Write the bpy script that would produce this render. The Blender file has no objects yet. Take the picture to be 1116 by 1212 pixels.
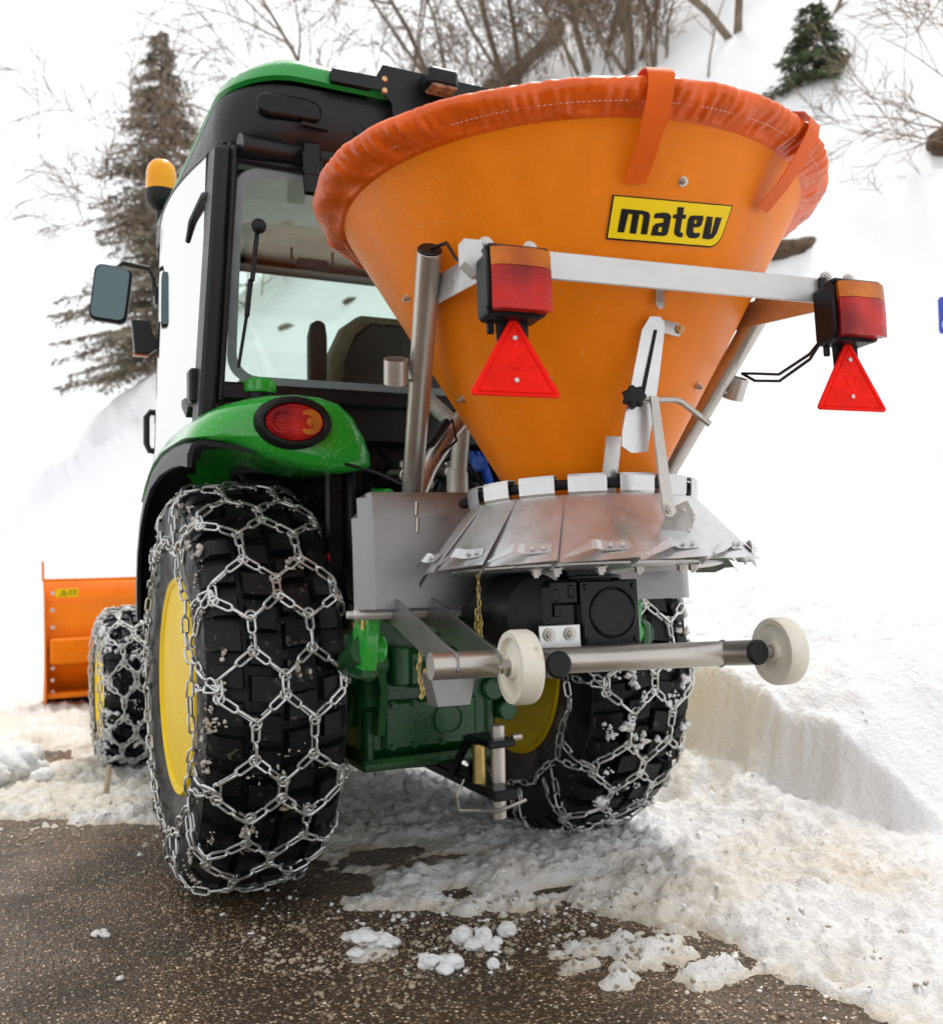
import bpy, math, random
import numpy as np
from mathutils import Vector, Matrix
rad = math.radians
sc = bpy.context.scene
col = sc.collection
random.seed(7); rng = np.random.default_rng(7)

# ------------------------------------------------------------------ camera
def cam_setup():
    pos = Vector((-1.1111, -2.7263, .9058)); yaw, pit, rol, f = rad(26.2655), rad(2.3603), rad(-.9953), 1127.8
    fw = Vector((math.sin(yaw)*math.cos(pit), math.cos(yaw)*math.cos(pit), math.sin(pit)))
    r = Vector((math.cos(yaw), -math.sin(yaw), 0)); u = r.cross(fw)
    r2 = r*math.cos(rol)+u*math.sin(rol); u2 = -r*math.sin(rol)+u*math.cos(rol)
    cam = bpy.data.cameras.new('camera'); o = bpy.data.objects.new('camera', cam); col.objects.link(o)
    m = Matrix((r2, u2, -fw)).transposed().to_4x4(); m.translation = pos
    o.matrix_world = m
    cam.sensor_fit = 'HORIZONTAL'; cam.sensor_width = 36; cam.lens = 36*f/1116
    cam.clip_start = .05; cam.clip_end = 500
    cam.dof.use_dof = True; cam.dof.focus_distance = 2.0; cam.dof.aperture_fstop = 4.5
    sc.camera = o
cam_setup()

# ------------------------------------------------------------------ world, sun, exposure
w = bpy.data.worlds.new('World'); sc.world = w; w.use_nodes = True
nt = w.node_tree; nt.nodes.clear()
out = nt.nodes.new('ShaderNodeOutputWorld'); bg = nt.nodes.new('ShaderNodeBackground')
sky = nt.nodes.new('ShaderNodeTexSky'); sky.sky_type = 'NISHITA'; sky.sun_disc = False
SUN_EL, SUN_AZ = rad(64), rad(38)            # azimuth measured from +Y towards +X
sky.sun_elevation = SUN_EL; sky.sun_rotation = SUN_AZ; sky.air_density = 1.0; sky.dust_density = 4.0
hs = nt.nodes.new('ShaderNodeHueSaturation'); hs.inputs['Saturation'].default_value = .12; hs.inputs['Value'].default_value = 1.0
mx = nt.nodes.new('ShaderNodeMix'); mx.data_type = 'RGBA'; mx.inputs[0].default_value = .65
mx.inputs[7].default_value = (9.3, 9.35, 9.5, 1)
nt.links.new(sky.outputs[0], hs.inputs['Color']); nt.links.new(hs.outputs[0], mx.inputs[6])
nt.links.new(mx.outputs[2], bg.inputs[0]); bg.inputs[1].default_value = .12
nt.links.new(bg.outputs[0], out.inputs[0])
sl = bpy.data.lights.new('sun', 'SUN'); sl.energy = 1.5; sl.angle = rad(12); sl.color = (1, .96, .9)
so = bpy.data.objects.new('sun', sl); col.objects.link(so)
sd = Vector((math.sin(SUN_AZ)*math.cos(SUN_EL), math.cos(SUN_AZ)*math.cos(SUN_EL), math.sin(SUN_EL)))
so.rotation_euler = sd.to_track_quat('Z', 'Y').to_euler(); so.location = (5, 5, 20)
vs = sc.view_settings; vs.view_transform = 'Standard'; vs.look = 'None'; vs.exposure = 0.40; vs.gamma = 1.0
sc.cycles.max_bounces = 8; sc.cycles.transparent_max_bounces = 16

# ------------------------------------------------------------------ materials
def mat(name, color, rough=.5, metal=0., var=.0, vscale=8., color2=None, bump=0., bscale=60., coat=0., spec=.5, rvar=0., detail=5., stretch=None):
    m = bpy.data.materials.new(name); m.use_nodes = True; t = m.node_tree; L = t.links
    p = t.nodes['Principled BSDF']
    p.inputs['Base Color'].default_value = (*color, 1); p.inputs['Roughness'].default_value = rough
    p.inputs['Metallic'].default_value = metal; p.inputs['Coat Weight'].default_value = coat; p.inputs['Coat Roughness'].default_value = .08
    p.inputs['Specular IOR Level'].default_value = spec
    tc = t.nodes.new('ShaderNodeTexCoord'); src = tc.outputs['Object']
    if stretch:
        mp = t.nodes.new('ShaderNodeMapping'); mp.inputs['Scale'].default_value = stretch; L.new(src, mp.inputs[0]); src = mp.outputs[0]
    if var or color2 or rvar:
        n = t.nodes.new('ShaderNodeTexNoise'); n.inputs['Scale'].default_value = vscale; n.inputs['Detail'].default_value = detail; n.inputs['Roughness'].default_value = .62
        L.new(src, n.inputs['Vector'])
        if var or color2:
            r = t.nodes.new('ShaderNodeValToRGB'); r.color_ramp.elements[0].position = .35; r.color_ramp.elements[1].position = .68
            c2 = color2 if color2 else tuple(min(1, c*(1+var)) for c in color)
            c1 = color if color2 else tuple(c*(1-var) for c in color)
            r.color_ramp.elements[0].color = (*c1, 1); r.color_ramp.elements[1].color = (*c2, 1)
            L.new(n.outputs[0], r.inputs[0]); L.new(r.outputs[0], p.inputs['Base Color'])
        if rvar:
            mr = t.nodes.new('ShaderNodeMapRange'); mr.inputs[1].default_value = .3; mr.inputs[2].default_value = .7
            mr.inputs[3].default_value = max(.02, rough-rvar); mr.inputs[4].default_value = min(1, rough+rvar)
            L.new(n.outputs[0], mr.inputs[0]); L.new(mr.outputs[0], p.inputs['Roughness'])
    if bump:
        n2 = t.nodes.new('ShaderNodeTexNoise'); n2.inputs['Scale'].default_value = bscale; n2.inputs['Detail'].default_value = 6
        L.new(src, n2.inputs['Vector'])
        b = t.nodes.new('ShaderNodeBump'); b.inputs['Strength'].default_value = 1.0; b.inputs['Distance'].default_value = bump
        L.new(n2.outputs[0], b.inputs['Height']); L.new(b.outputs[0], p.inputs['Normal'])
    return m
def speckle(m, color=(.42, .40, .36), scale=90., thr=.70, amt=.6, big=4.):
    """dried splashes and wet-snow specks mixed over the base colour"""
    t = m.node_tree; L = t.links; p = t.nodes['Principled BSDF']
    tc = t.nodes.new('ShaderNodeTexCoord')
    n = t.nodes.new('ShaderNodeTexNoise'); n.inputs['Scale'].default_value = scale; n.inputs['Detail'].default_value = 3
    n2 = t.nodes.new('ShaderNodeTexNoise'); n2.inputs['Scale'].default_value = big; n2.inputs['Detail'].default_value = 4
    L.new(tc.outputs['Object'], n.inputs['Vector']); L.new(tc.outputs['Object'], n2.inputs['Vector'])
    ad = t.nodes.new('ShaderNodeMath'); ad.operation = 'MULTIPLY_ADD'; ad.inputs[1].default_value = .45; L.new(n2.outputs[0], ad.inputs[0]); L.new(n.outputs[0], ad.inputs[2])
    r = t.nodes.new('ShaderNodeMapRange'); r.inputs[1].default_value = thr+.16; r.inputs[2].default_value = thr+.22; r.inputs[4].default_value = amt
    L.new(ad.outputs[0], r.inputs[0])
    mxn = t.nodes.new('ShaderNodeMix'); mxn.data_type = 'RGBA'; mxn.inputs[7].default_value = (*color, 1); L.new(r.outputs[0], mxn.inputs[0])
    bc = p.inputs['Base Color']
    if bc.links: L.new(bc.links[0].from_socket, mxn.inputs[6])
    else: mxn.inputs[6].default_value = bc.default_value
    L.new(mxn.outputs[2], bc)
    return m
def glass(name, tint=(.80, .93, .87), gl=.5):
    m = bpy.data.materials.new(name); m.use_nodes = True; t = m.node_tree; t.nodes.clear(); L = t.links
    o = t.nodes.new('ShaderNodeOutputMaterial'); ms = t.nodes.new('ShaderNodeMixShader'); tr = t.nodes.new('ShaderNodeBsdfTransparent')
    g = t.nodes.new('ShaderNodeBsdfGlossy'); g.inputs['Roughness'].default_value = .03; tr.inputs[0].default_value = (*tint, 1)
    fr = t.nodes.new('ShaderNodeFresnel'); fr.inputs[0].default_value = 1.45
    mu = t.nodes.new('ShaderNodeMath'); mu.operation = 'MULTIPLY'; mu.inputs[1].default_value = gl
    L.new(fr.outputs[0], mu.inputs[0]); L.new(mu.outputs[0], ms.inputs[0]); L.new(tr.outputs[0], ms.inputs[1]); L.new(g.outputs[0], ms.inputs[2]); L.new(ms.outputs[0], o.inputs[0])
    return m
def lens(name, color, dark, bumpscale=260.):
    """coloured lamp plastic: translucent with a prism bump"""
    m = mat(name, dark, .10, coat=.15, spec=.3, color2=color, vscale=11, bump=.0012, bscale=bumpscale, detail=1.)
    t = m.node_tree; p = t.nodes['Principled BSDF']; wv = t.nodes.new('ShaderNodeTexWave'); wv.inputs['Scale'].default_value = 150; wv.bands_direction = 'X'; wv2 = t.nodes.new('ShaderNodeTexWave'); wv2.inputs['Scale'].default_value = 90; wv2.bands_direction = 'Z'
    tc = t.nodes.new('ShaderNodeTexCoord'); ad = t.nodes.new('ShaderNodeMath'); ad.operation = 'ADD'
    for q_ in (wv, wv2): t.links.new(tc.outputs['Object'], q_.inputs['Vector'])
    t.links.new(wv.outputs['Fac'], ad.inputs[0]); t.links.new(wv2.outputs['Fac'], ad.inputs[1])
    bp = t.nodes.new('ShaderNodeBump'); bp.inputs['Distance'].default_value = .0012; t.links.new(ad.outputs[0], bp.inputs['Height']); t.links.new(bp.outputs[0], p.inputs['Normal'])
    return m

M = {}
M['orange'] = mat('orange_plastic', (.80, .200, .001), .40, var=.07, vscale=2.2, bump=.0004, bscale=120, rvar=.12, spec=.22, stretch=(5, 5, 1.1))
speckle(M['orange'], (.66, .36, .14), 75, .75, .35, 3)
M['tarp'] = mat('orange_tarp', (.74, .105, .001), .33, var=.14, vscale=14, bump=.0020, bscale=48, rvar=.10, spec=.45)
speckle(M['tarp'], (.22, .03, .005), 60, .78, .6)
M['strap'] = mat('orange_strap', (.70, .105, .003), .42, spec=.2, var=.08, vscale=12, bump=.0005, bscale=200)
M['steel'] = mat('brushed_steel', (.50, .47, .43), .34, .85, var=.14, vscale=5, bump=.0003, bscale=240, rvar=.10)
M['steel2'] = mat('sheet_steel', (.63, .63, .63), .30, .80, var=.12, vscale=7, rvar=.10, bump=.0004, bscale=60)
M['alu'] = mat('aluminium', (.60, .59, .575), .42, .55, var=.06, vscale=9, rvar=.08)
M['guard'] = mat('guard_sheet', (.26, .255, .25), .36, .75, var=.12, vscale=4, rvar=.08)
M['zinc'] = mat('zinc_chain', (.62, .62, .61), .32, .75, var=.22, vscale=40, rvar=.14)
speckle(M['zinc'], (.62, .60, .55), 60, .70, .75, 9)
M['gold'] = mat('yellow_zinc', (.52, .38, .14), .35, .9, var=.2, vscale=50)
M['black'] = mat('black_plastic', (.008, .008, .009), .42, spec=.25, var=.3, vscale=10, bump=.0004, bscale=300)
M['blackgl'] = mat('black_enamel', (.005, .005, .006), .28, spec=.28, var=.3, vscale=6, rvar=.1)
M['cabblack'] = mat('cab_black', (.006, .006, .007), .38, var=.2, vscale=5, rvar=.08, bump=.0003, bscale=300, spec=.34)
speckle(M['cabblack'], (.2, .2, .2), 110, .80, .35)
M['rubber'] = mat('tyre_rubber', (.005, .005, .005), .45, spec=.22, var=.35, vscale=14, bump=.0012, bscale=70, rvar=.15)
speckle(M['rubber'], (.10, .085, .07), 60, .72, .7, 6)
M['green'] = mat('green_paint', (.018, .37, .028), .22, var=.05, vscale=4, coat=.5)
speckle(M['green'], (.40, .48, .36), 130, .71, .55, 7)
M['dgreen'] = mat('green_casting', (.004, .062, .013), .36, var=.3, vscale=6, bump=.001, bscale=90, rvar=.12)
M['roofgreen'] = mat('roof_green', (.012, .27, .04), .25, var=.05, vscale=4, coat=.4)
M['yellow'] = mat('yellow_rim', (.88, .60, .0), .42, var=.05, vscale=7, spec=.08)
speckle(M['yellow'], (.22, .15, .05), 50, .80, .5)
M['ploworange'] = mat('plough_orange', (.86, .20, .001), .38, var=.09, vscale=5, rvar=.1, spec=.2)
M['label'] = mat('label_yellow', (.86, .60, .004), .38, spec=.2)
M['ink'] = mat('label_black', (.006, .006, .006), .38, spec=.2)
M['nylon'] = mat('white_nylon', (.66, .62, .50), .40, var=.10, vscale=6, color2=(.78, .76, .68), bump=.0006, bscale=80)
speckle(M['nylon'], (.42, .26, .08), 14, .72, .6, 9)
M['amber'] = lens('amber_lens', (.92, .26, .001), (.55, .10, .002)); M['red'] = lens('red_lens', (.86, .012, .004), (.30, .0, .004))
M['reflector'] = mat('red_reflector', (.86, .010, .003), .30, spec=.10, var=.12, vscale=30, bump=.0008, bscale=500)
M['lampclear'] = mat('lamp_clear', (.10, .05, .025), .08, color2=(.42, .26, .14), vscale=45, spec=.5); M['glow'] = mat('painted_bulb_glow', (.90, .10, .004), .15, color2=(.95, .30, .01), vscale=60, spec=.3); M['dark_red'] = mat('dark_red_optic', (.16, .002, .002), .12, spec=.4); M['beacon'] = mat('beacon_amber', (.95, .36, .001), .12, var=.18, vscale=12, coat=.15, spec=.3); 
def cells(m, s, d):
    t = m.node_tree; v = t.nodes.new('ShaderNodeTexVoronoi'); v.inputs['Scale'].default_value = s; v.inputs['Randomness'].default_value = .15; tc = t.nodes.new('ShaderNodeTexCoord'); t.links.new(tc.outputs['Object'], v.inputs['Vector'])
    b = t.nodes.new('ShaderNodeBump'); b.inputs['Distance'].default_value = d; t.links.new(v.outputs['Distance'], b.inputs['Height']); t.links.new(b.outputs[0], t.nodes['Principled BSDF'].inputs['Normal'])
cells(M['reflector'], 230, .0007)
M['glass'] = glass('cab_glass', (.93, .985, .96), 1.0); M['doorglass'] = glass('door_glass', (.93, .97, .96), 1.35); M['frost'] = mat('frosted_border', (.17, .21, .22), .35, var=.1, vscale=20)
M['mirror'] = mat('mirror_glass', (.10, .14, .15), .03, 1.)
M['liner'] = mat('headliner', (.70, .69, .63), .8, var=.08, vscale=15)
M['seat'] = mat('seat_cloth', (.13, .10, .065), .8, var=.35, vscale=120)
M['brass'] = mat('brass_bolt', (.62, .38, .2), .3, .9)
M['blue'] = mat('blue_hose', (.01, .09, .5), .35)
M['dirtywhite'] = mat('dirty_white_paint', (.50, .49, .43), .4, .3, var=.2, vscale=12)
M['redref'] = mat('side_reflector', (.5, .01, .01), .2)
M['packed'] = mat('packed_snow', (.36, .29, .20), .75, var=.0, color2=(.70, .68, .64), vscale=18, bump=.004, bscale=90)
M['frostchain'] = mat('frosted_chain', (.60, .60, .59), .5, .3, var=.2, vscale=30, bump=.002, bscale=150)
M['lump'] = mat('loose_snow', (.84, .85, .87), .65, color2=(.70, .68, .64), vscale=5, bump=.004, bscale=70)
M['crumb'] = mat('icy_slush', (.22, .155, .085), .35, color2=(.52, .46, .36), vscale=5, bump=.002, bscale=120)
M['bark'] = mat('bark', (.13, .095, .065), .85, color2=(.25, .20, .14), vscale=6, bump=.006, bscale=30)
M['twig'] = mat('twig', (.16, .105, .068), .8, color2=(.27, .20, .14), vscale=3)
M['needle'] = mat('spruce_needles', (.12, .115, .075), .6, color2=(.34, .27, .19), vscale=2.2)
M['needle2'] = mat('young_needles', (.030, .055, .018), .6, color2=(.11, .13, .05), vscale=3)
M['earth'] = mat('earth', (.055, .032, .018), .9, color2=(.13, .08, .045), vscale=9, bump=.02, bscale=18)
M['wood'] = mat('weathered_wood', (.45, .36, .22), .7, var=.2, vscale=20)
M['signblue'] = mat('sign_blue', (.03, .06, .42), .3); M['signwhite'] = mat('sign_white', (.8, .8, .8), .35)
M['stickerw'] = mat('sticker_white', (.7, .7, .7), .35); M['stickerr'] = mat('sticker_red', (.5, .03, .02), .35)

# ------------------------------------------------------------------ mesh helpers
OFFS = {}
def frame(d, ref=None):
    d = np.asarray(d, float); d = d/np.linalg.norm(d)
    a = np.array(ref, float) if ref is not None else (np.array([0, 0, 1.]) if abs(d[2]) < .9 else np.array([1., 0, 0]))
    u = np.cross(a, d); u /= np.linalg.norm(u); return u, np.cross(d, u), d
class MB:
    def __init__(s): s.v = []; s.f = []; s.n = 0
    def add(s, V, F):
        V = np.asarray(V, float).reshape(-1, 3); s.v.append(V)
        for f in F: s.f.append(tuple(i+s.n for i in f))
        s.n += len(V); return s
    def box(s, c, d, b=0., R=None, taper=None):
        x, y, z = [q/2 for q in d]; b = min(b, x*.95, y*.95, z*.95)
        P = []
        if b <= 0:
            P = [(i*x, j*y, k*z) for i in (-1, 1) for j in (-1, 1) for k in (-1, 1)]
            F = [(0, 1, 3, 2), (4, 6, 7, 5), (0, 4, 5, 1), (2, 3, 7, 6), (0, 2, 6, 4), (1, 5, 7, 3)]
        else:
            idx = {}
            for i in (-1, 1):
                for j in (-1, 1):
                    for k in (-1, 1):
                        for ax in range(3):
                            q = [i*(x-b), j*(y-b), k*(z-b)]; q[ax] = (i, j, k)[ax]*(x, y, z)[ax]
                            idx[i, j, k, ax] = len(P); P.append(q)
            F = []
            for ax in range(3):
                a1, a2 = [(1, 2), (2, 0), (0, 1)][ax]
                for sg in (-1, 1):
                    lp = []
                    for p, q in ((-1, -1), (1, -1), (1, 1), (-1, 1)):
                        k = [0, 0, 0]; k[ax] = sg; k[a1] = p; k[a2] = q; lp.append(idx[(*k, ax)])
                    F.append(tuple(lp if sg > 0 else lp[::-1]))
                for p in (-1, 1):
                    for q in (-1, 1):
                        lo = [0, 0, 0]; hi = [0, 0, 0]
                        lo[ax] = -1; hi[ax] = 1
                        for kk in (lo, hi): kk[a1] = p; kk[a2] = q
                        lp = [idx[(*lo, a1)], idx[(*hi, a1)], idx[(*hi, a2)], idx[(*lo, a2)]]
                        F.append(tuple(lp if p*q < 0 else lp[::-1]))
            for i in (-1, 1):
                for j in (-1, 1):
                    for k in (-1, 1):
                        lp = [idx[i, j, k, 0], idx[i, j, k, 1], idx[i, j, k, 2]]
                        F.append(tuple(lp if i*j*k > 0 else lp[::-1]))
        P = np.array(P, float)
        if taper: P[:, :2] *= np.where(P[:, 2:3] > 0, taper, 1.)
        if R is not None: P = P@np.asarray(R, float).T
        return s.add(P+np.asarray(c, float), F)
    def tube(s, path, r, n=10, cap=True, closed=False):
        path = np.asarray(path, float); k = len(path); r = np.broadcast_to(np.asarray(r, float), (k,))
        T = np.gradient(path, axis=0) if not closed else np.roll(path, -1, 0)-np.roll(path, 1, 0)
        T /= np.linalg.norm(T, axis=1)[:, None]+1e-12
        u, v, _ = frame(T[0]); V = []; a = np.arange(n)*2*np.pi/n
        for i in range(k):
            u = u-T[i]*(u@T[i]); u /= np.linalg.norm(u); v = np.cross(T[i], u)
            V.append(path[i]+r[i]*(np.cos(a)[:, None]*u+np.sin(a)[:, None]*v))
        F = []
        for i in range(k if closed else k-1):
            A, B = i*n, ((i+1) % k)*n
            for j in range(n): F.append((A+j, A+(j+1) % n, B+(j+1) % n, B+j))
        if cap and not closed: F.append(tuple(range(n-1, -1, -1))); F.append(tuple(range((k-1)*n, k*n)))
        return s.add(np.concatenate(V), F)
    def lathe(s, prof, o=(0, 0, 0), ax=(0, 0, 1), n=32, rfun=None, close=False, a0=0., a1=2*math.pi):
        u, v, d = frame(ax); o = np.asarray(o, float); full = abs(a1-a0-2*math.pi) < 1e-6
        a = np.linspace(a0, a1, n, endpoint=not full); V = []
        for i, (r, h) in enumerate(prof):
            rr = r if rfun is None else r+rfun(i, a)
            V.append(o+np.outer(np.cos(a)*rr, u)+np.outer(np.sin(a)*rr, v)+d*h)
        F = []; k = len(prof)
        for i in range(k-1 if not close else k):
            A, B = i*n, ((i+1) % k)*n
            for j in range(n if full else n-1): F.append((A+j, A+(j+1) % n, B+(j+1) % n, B+j))
        if not close and full:
            if prof[0][0] > 1e-6: F.append(tuple(range(n-1, -1, -1)))
            if prof[-1][0] > 1e-6: F.append(tuple(range((k-1)*n, k*n)))
        return s.add(np.concatenate(V), F)
    def cyl(s, p0, p1, r, n=20, b=0., r1=None):
        p0 = np.asarray(p0, float); p1 = np.asarray(p1, float); L = np.linalg.norm(p1-p0); r1 = r if r1 is None else r1
        pr = [(r, 0), (r1, L)] if b <= 0 else [(r-b, 0), (r, b), (r1, L-b), (r1-b, L)]
        return s.lathe(pr, p0, p1-p0, n)
    def prism(s, poly, o, ux, uy, t):
        o, ux, uy = [np.asarray(q, float) for q in (o, ux, uy)]; nz = np.cross(ux, uy); nz /= np.linalg.norm(nz)
        P = np.array([o+ux*a+uy*b for a, b in poly]); k = len(P)
        A = sum(poly[i][0]*poly[(i+1) % k][1]-poly[(i+1) % k][0]*poly[i][1] for i in range(k))
        if A < 0: P = P[::-1]
        V = np.concatenate([P, P+nz*t])
        return s.add(V, [tuple(range(k-1, -1, -1)), tuple(range(k, 2*k))]+[(i, (i+1) % k, k+(i+1) % k, k+i) for i in range(k)])
    def grid(s, P, wrap=False):
        P = np.asarray(P, float); a, b = P.shape[:2]; F = []
        for i in range(a-1):
            for j in range(b if wrap else b-1): F.append((i*b+j, i*b+(j+1) % b, (i+1)*b+(j+1) % b, (i+1)*b+j))
        return s.add(P.reshape(-1, 3), F)
    def sheet(s, P, t):
        """grid surface given a thickness t along its own normals"""
        P = np.asarray(P, float); a, b = P.shape[:2]
        du = np.gradient(P, axis=0); dv = np.gradient(P, axis=1); N = np.cross(du, dv); N /= np.linalg.norm(N, axis=2)[..., None]+1e-12
        Q = P+N*t; V = np.concatenate([P.reshape(-1, 3), Q.reshape(-1, 3)]); o = a*b; F = []
        for i in range(a-1):
            for j in range(b-1):
                q = (i*b+j, i*b+j+1, (i+1)*b+j+1, (i+1)*b+j); F.append(q[::-1]); F.append(tuple(x+o for x in q))
        bd = [j for j in range(b)]+[i*b+b-1 for i in range(1, a)]+[(a-1)*b+j for j in range(b-2, -1, -1)]+[i*b for i in range(a-2, 0, -1)]
        for i in range(len(bd)): x, y = bd[i], bd[(i+1) % len(bd)]; F.append((x, y, y+o, x+o))
        return s.add(V, F)
    def ball(s, c, r, n=12, m=8, sc_=(1, 1, 1), jit=0.):
        pr = [(math.sin(math.pi*i/m), -math.cos(math.pi*i/m)) for i in range(m+1)]
        V = []; a = np.arange(n)*2*np.pi/n
        for rr, h in pr: V.append(np.stack([rr*np.cos(a), rr*np.sin(a), np.full(n, h)], 1))
        V = np.concatenate(V)
        if jit: V *= (1+jit*rng.standard_normal((len(V), 1)))
        F = [(i*n+j, i*n+(j+1) % n, (i+1)*n+(j+1) % n, (i+1)*n+j) for i in range(m) for j in range(n)]
        return s.add(V*np.array(sc_)*r+np.asarray(c, float), F)
    def build(s, name, m, parent=None, ang=35, bevel=0.):
        V = np.concatenate(s.v) if s.v else np.zeros((0, 3))
        p = parent
        while p is not None:
            if p.name in OFFS: V = V+np.array(OFFS[p.name]); break
            p = p.parent
        me = bpy.data.meshes.new(name); me.from_pydata(V.tolist(), [], s.f); me.update()
        me.materials.append(m)
        me.shade_smooth()
        if ang < 180: me.set_sharp_from_angle(angle=rad(ang))
        o = bpy.data.objects.new(name, me); col.objects.link(o); o.parent = parent
        if bevel:
            bv = o.modifiers.new('bevel', 'BEVEL'); bv.width = bevel; bv.segments = 2; bv.limit_method = 'ANGLE'; bv.angle_limit = rad(40)
        return o
def bigmesh(name, V, Q, m):
    """fast path for large quad meshes"""
    me = bpy.data.meshes.new(name); me.vertices.add(len(V)); me.vertices.foreach_set('co', V.astype(np.float32).ravel())
    k = Q.shape[1]; me.loops.add(Q.size); me.loops.foreach_set('vertex_index', Q.astype(np.int32).ravel())
    me.polygons.add(len(Q)); me.polygons.foreach_set('loop_start', np.arange(len(Q), dtype=np.int32)*k)
    me.update(calc_edges=True); me.validate(); me.materials.append(m); me.shade_smooth()
    o = bpy.data.objects.new(name, me); col.objects.link(o); return o
def tag(o, label=None, cat=None, group=None, kind=None):
    if label: o['label'] = label
    if cat: o['category'] = cat
    if group: o['group'] = group
    if kind: o['kind'] = kind
    return o
def empty(name, loc=(0, 0, 0), label=None, cat=None, group=None):
    o = bpy.data.objects.new(name, None); col.objects.link(o); o.location = loc; o.empty_display_size = .1
    return tag(o, label, cat, group)
def copy_tree(o, parent=None):
    c = o.copy(); col.objects.link(c); c.parent = parent
    for ch in list(o.children): copy_tree(ch, c)
    return c
def bolt(mb, p, d, r=.007, h=.006):
    """hexagon head on a washer"""
    p = np.asarray(p, float); d = np.asarray(d, float); d = d/np.linalg.norm(d)
    mb.cyl(p, p+d*.0016, r*1.45, 14); mb.cyl(p+d*.0016, p+d*(h+.0016), r, 6); mb.cyl(p+d*(h+.0016), p+d*(h*1.7), r*.55, 8)

# ------------------------------------------------------------------ noise and terrain
def vnoise(x, y, seed=0):
    r = np.random.default_rng(seed).random((256, 256)); xi = np.floor(x).astype(int); yi = np.floor(y).astype(int)
    fx = x-xi; fy = y-yi; fx = fx*fx*(3-2*fx); fy = fy*fy*(3-2*fy)
    a, b = r[xi % 256, yi % 256], r[(xi+1) % 256, yi % 256]; c, d = r[xi % 256, (yi+1) % 256], r[(xi+1) % 256, (yi+1) % 256]
    return (a*(1-fx)+b*fx)*(1-fy)+(c*(1-fx)+d*fx)*fy
def fbm(x, y, seed=0, o=5, g=.5):
    t = 0; s = 1; n = 0
    for i in range(o): t = t+s*vnoise(x*2**i+17.3*i, y*2**i+9.1*i, seed+i); n += s; s *= g
    return t/n-.5
def sstep(a, b, x): t = np.clip((x-a)/(b-a), 0, 1); return t*t*(3-2*t)
def smax(a, b, k): h = np.clip(.5+.5*(a-b)/k, 0, 1); return b+(a-b)*h+k*h*(1-h)
def smin(a, b, k): return -smax(-a, -b, k)
ASPH = np.array([(-6, .95), (-1.114, .965), (-.9, .88), (-.65, .74), (-.64, .2), (-.46, .42), (-.30, .1), (-.24, .02), (-.30, -.12), (-.21, -.25), (-.34, -.347), (-.305, -.448), (-.128, -.514), (.014, -.585), (.17, -.60), (.21, -.748), (.297, -.908), (.32, -1.109), (.34, -1.263), (.30, -1.45), (.5, -2.2), (.9, -4), (-6, -4)])
def seg_sd(x, y, poly):
    """signed distance to a polygon, negative inside"""
    d = np.full(x.shape, 1e9); ins = np.zeros(x.shape, bool); k = len(poly)
    for i in range(k):
        ax, ay = poly[i]; bx, by = poly[(i+1) % k]; ex, ey = bx-ax, by-ay
        t = np.clip(((x-ax)*ex+(y-ay)*ey)/(ex*ex+ey*ey), 0, 1); d = np.minimum(d, (x-ax-t*ex)**2+(y-ay-t*ey)**2)
        cr = ((ay > y) != (by > y)) & (x < (bx-ax)*(y-ay)/(by-ay+1e-12)+ax); ins ^= cr
    d = np.sqrt(d); return np.where(ins, -d, d)
ISL = [(.11, -.87, .12, .06), (.19, -.965, .12, .06), (-.36, -.66, .06, .035), (.06, -1.03, .06, .03), (.23, -1.11, .07, .04), (.02, -.93, .06, .03)]
HOLES = [(-1.02, 2.1, .20, .22), (.02, -.14, .15, .06), (-.12, -.02, .14, .08), (-.24, -.20, .05, .10), (.20, -.52, .10, .03), (-.02, -.40, .05, .06)]
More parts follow.
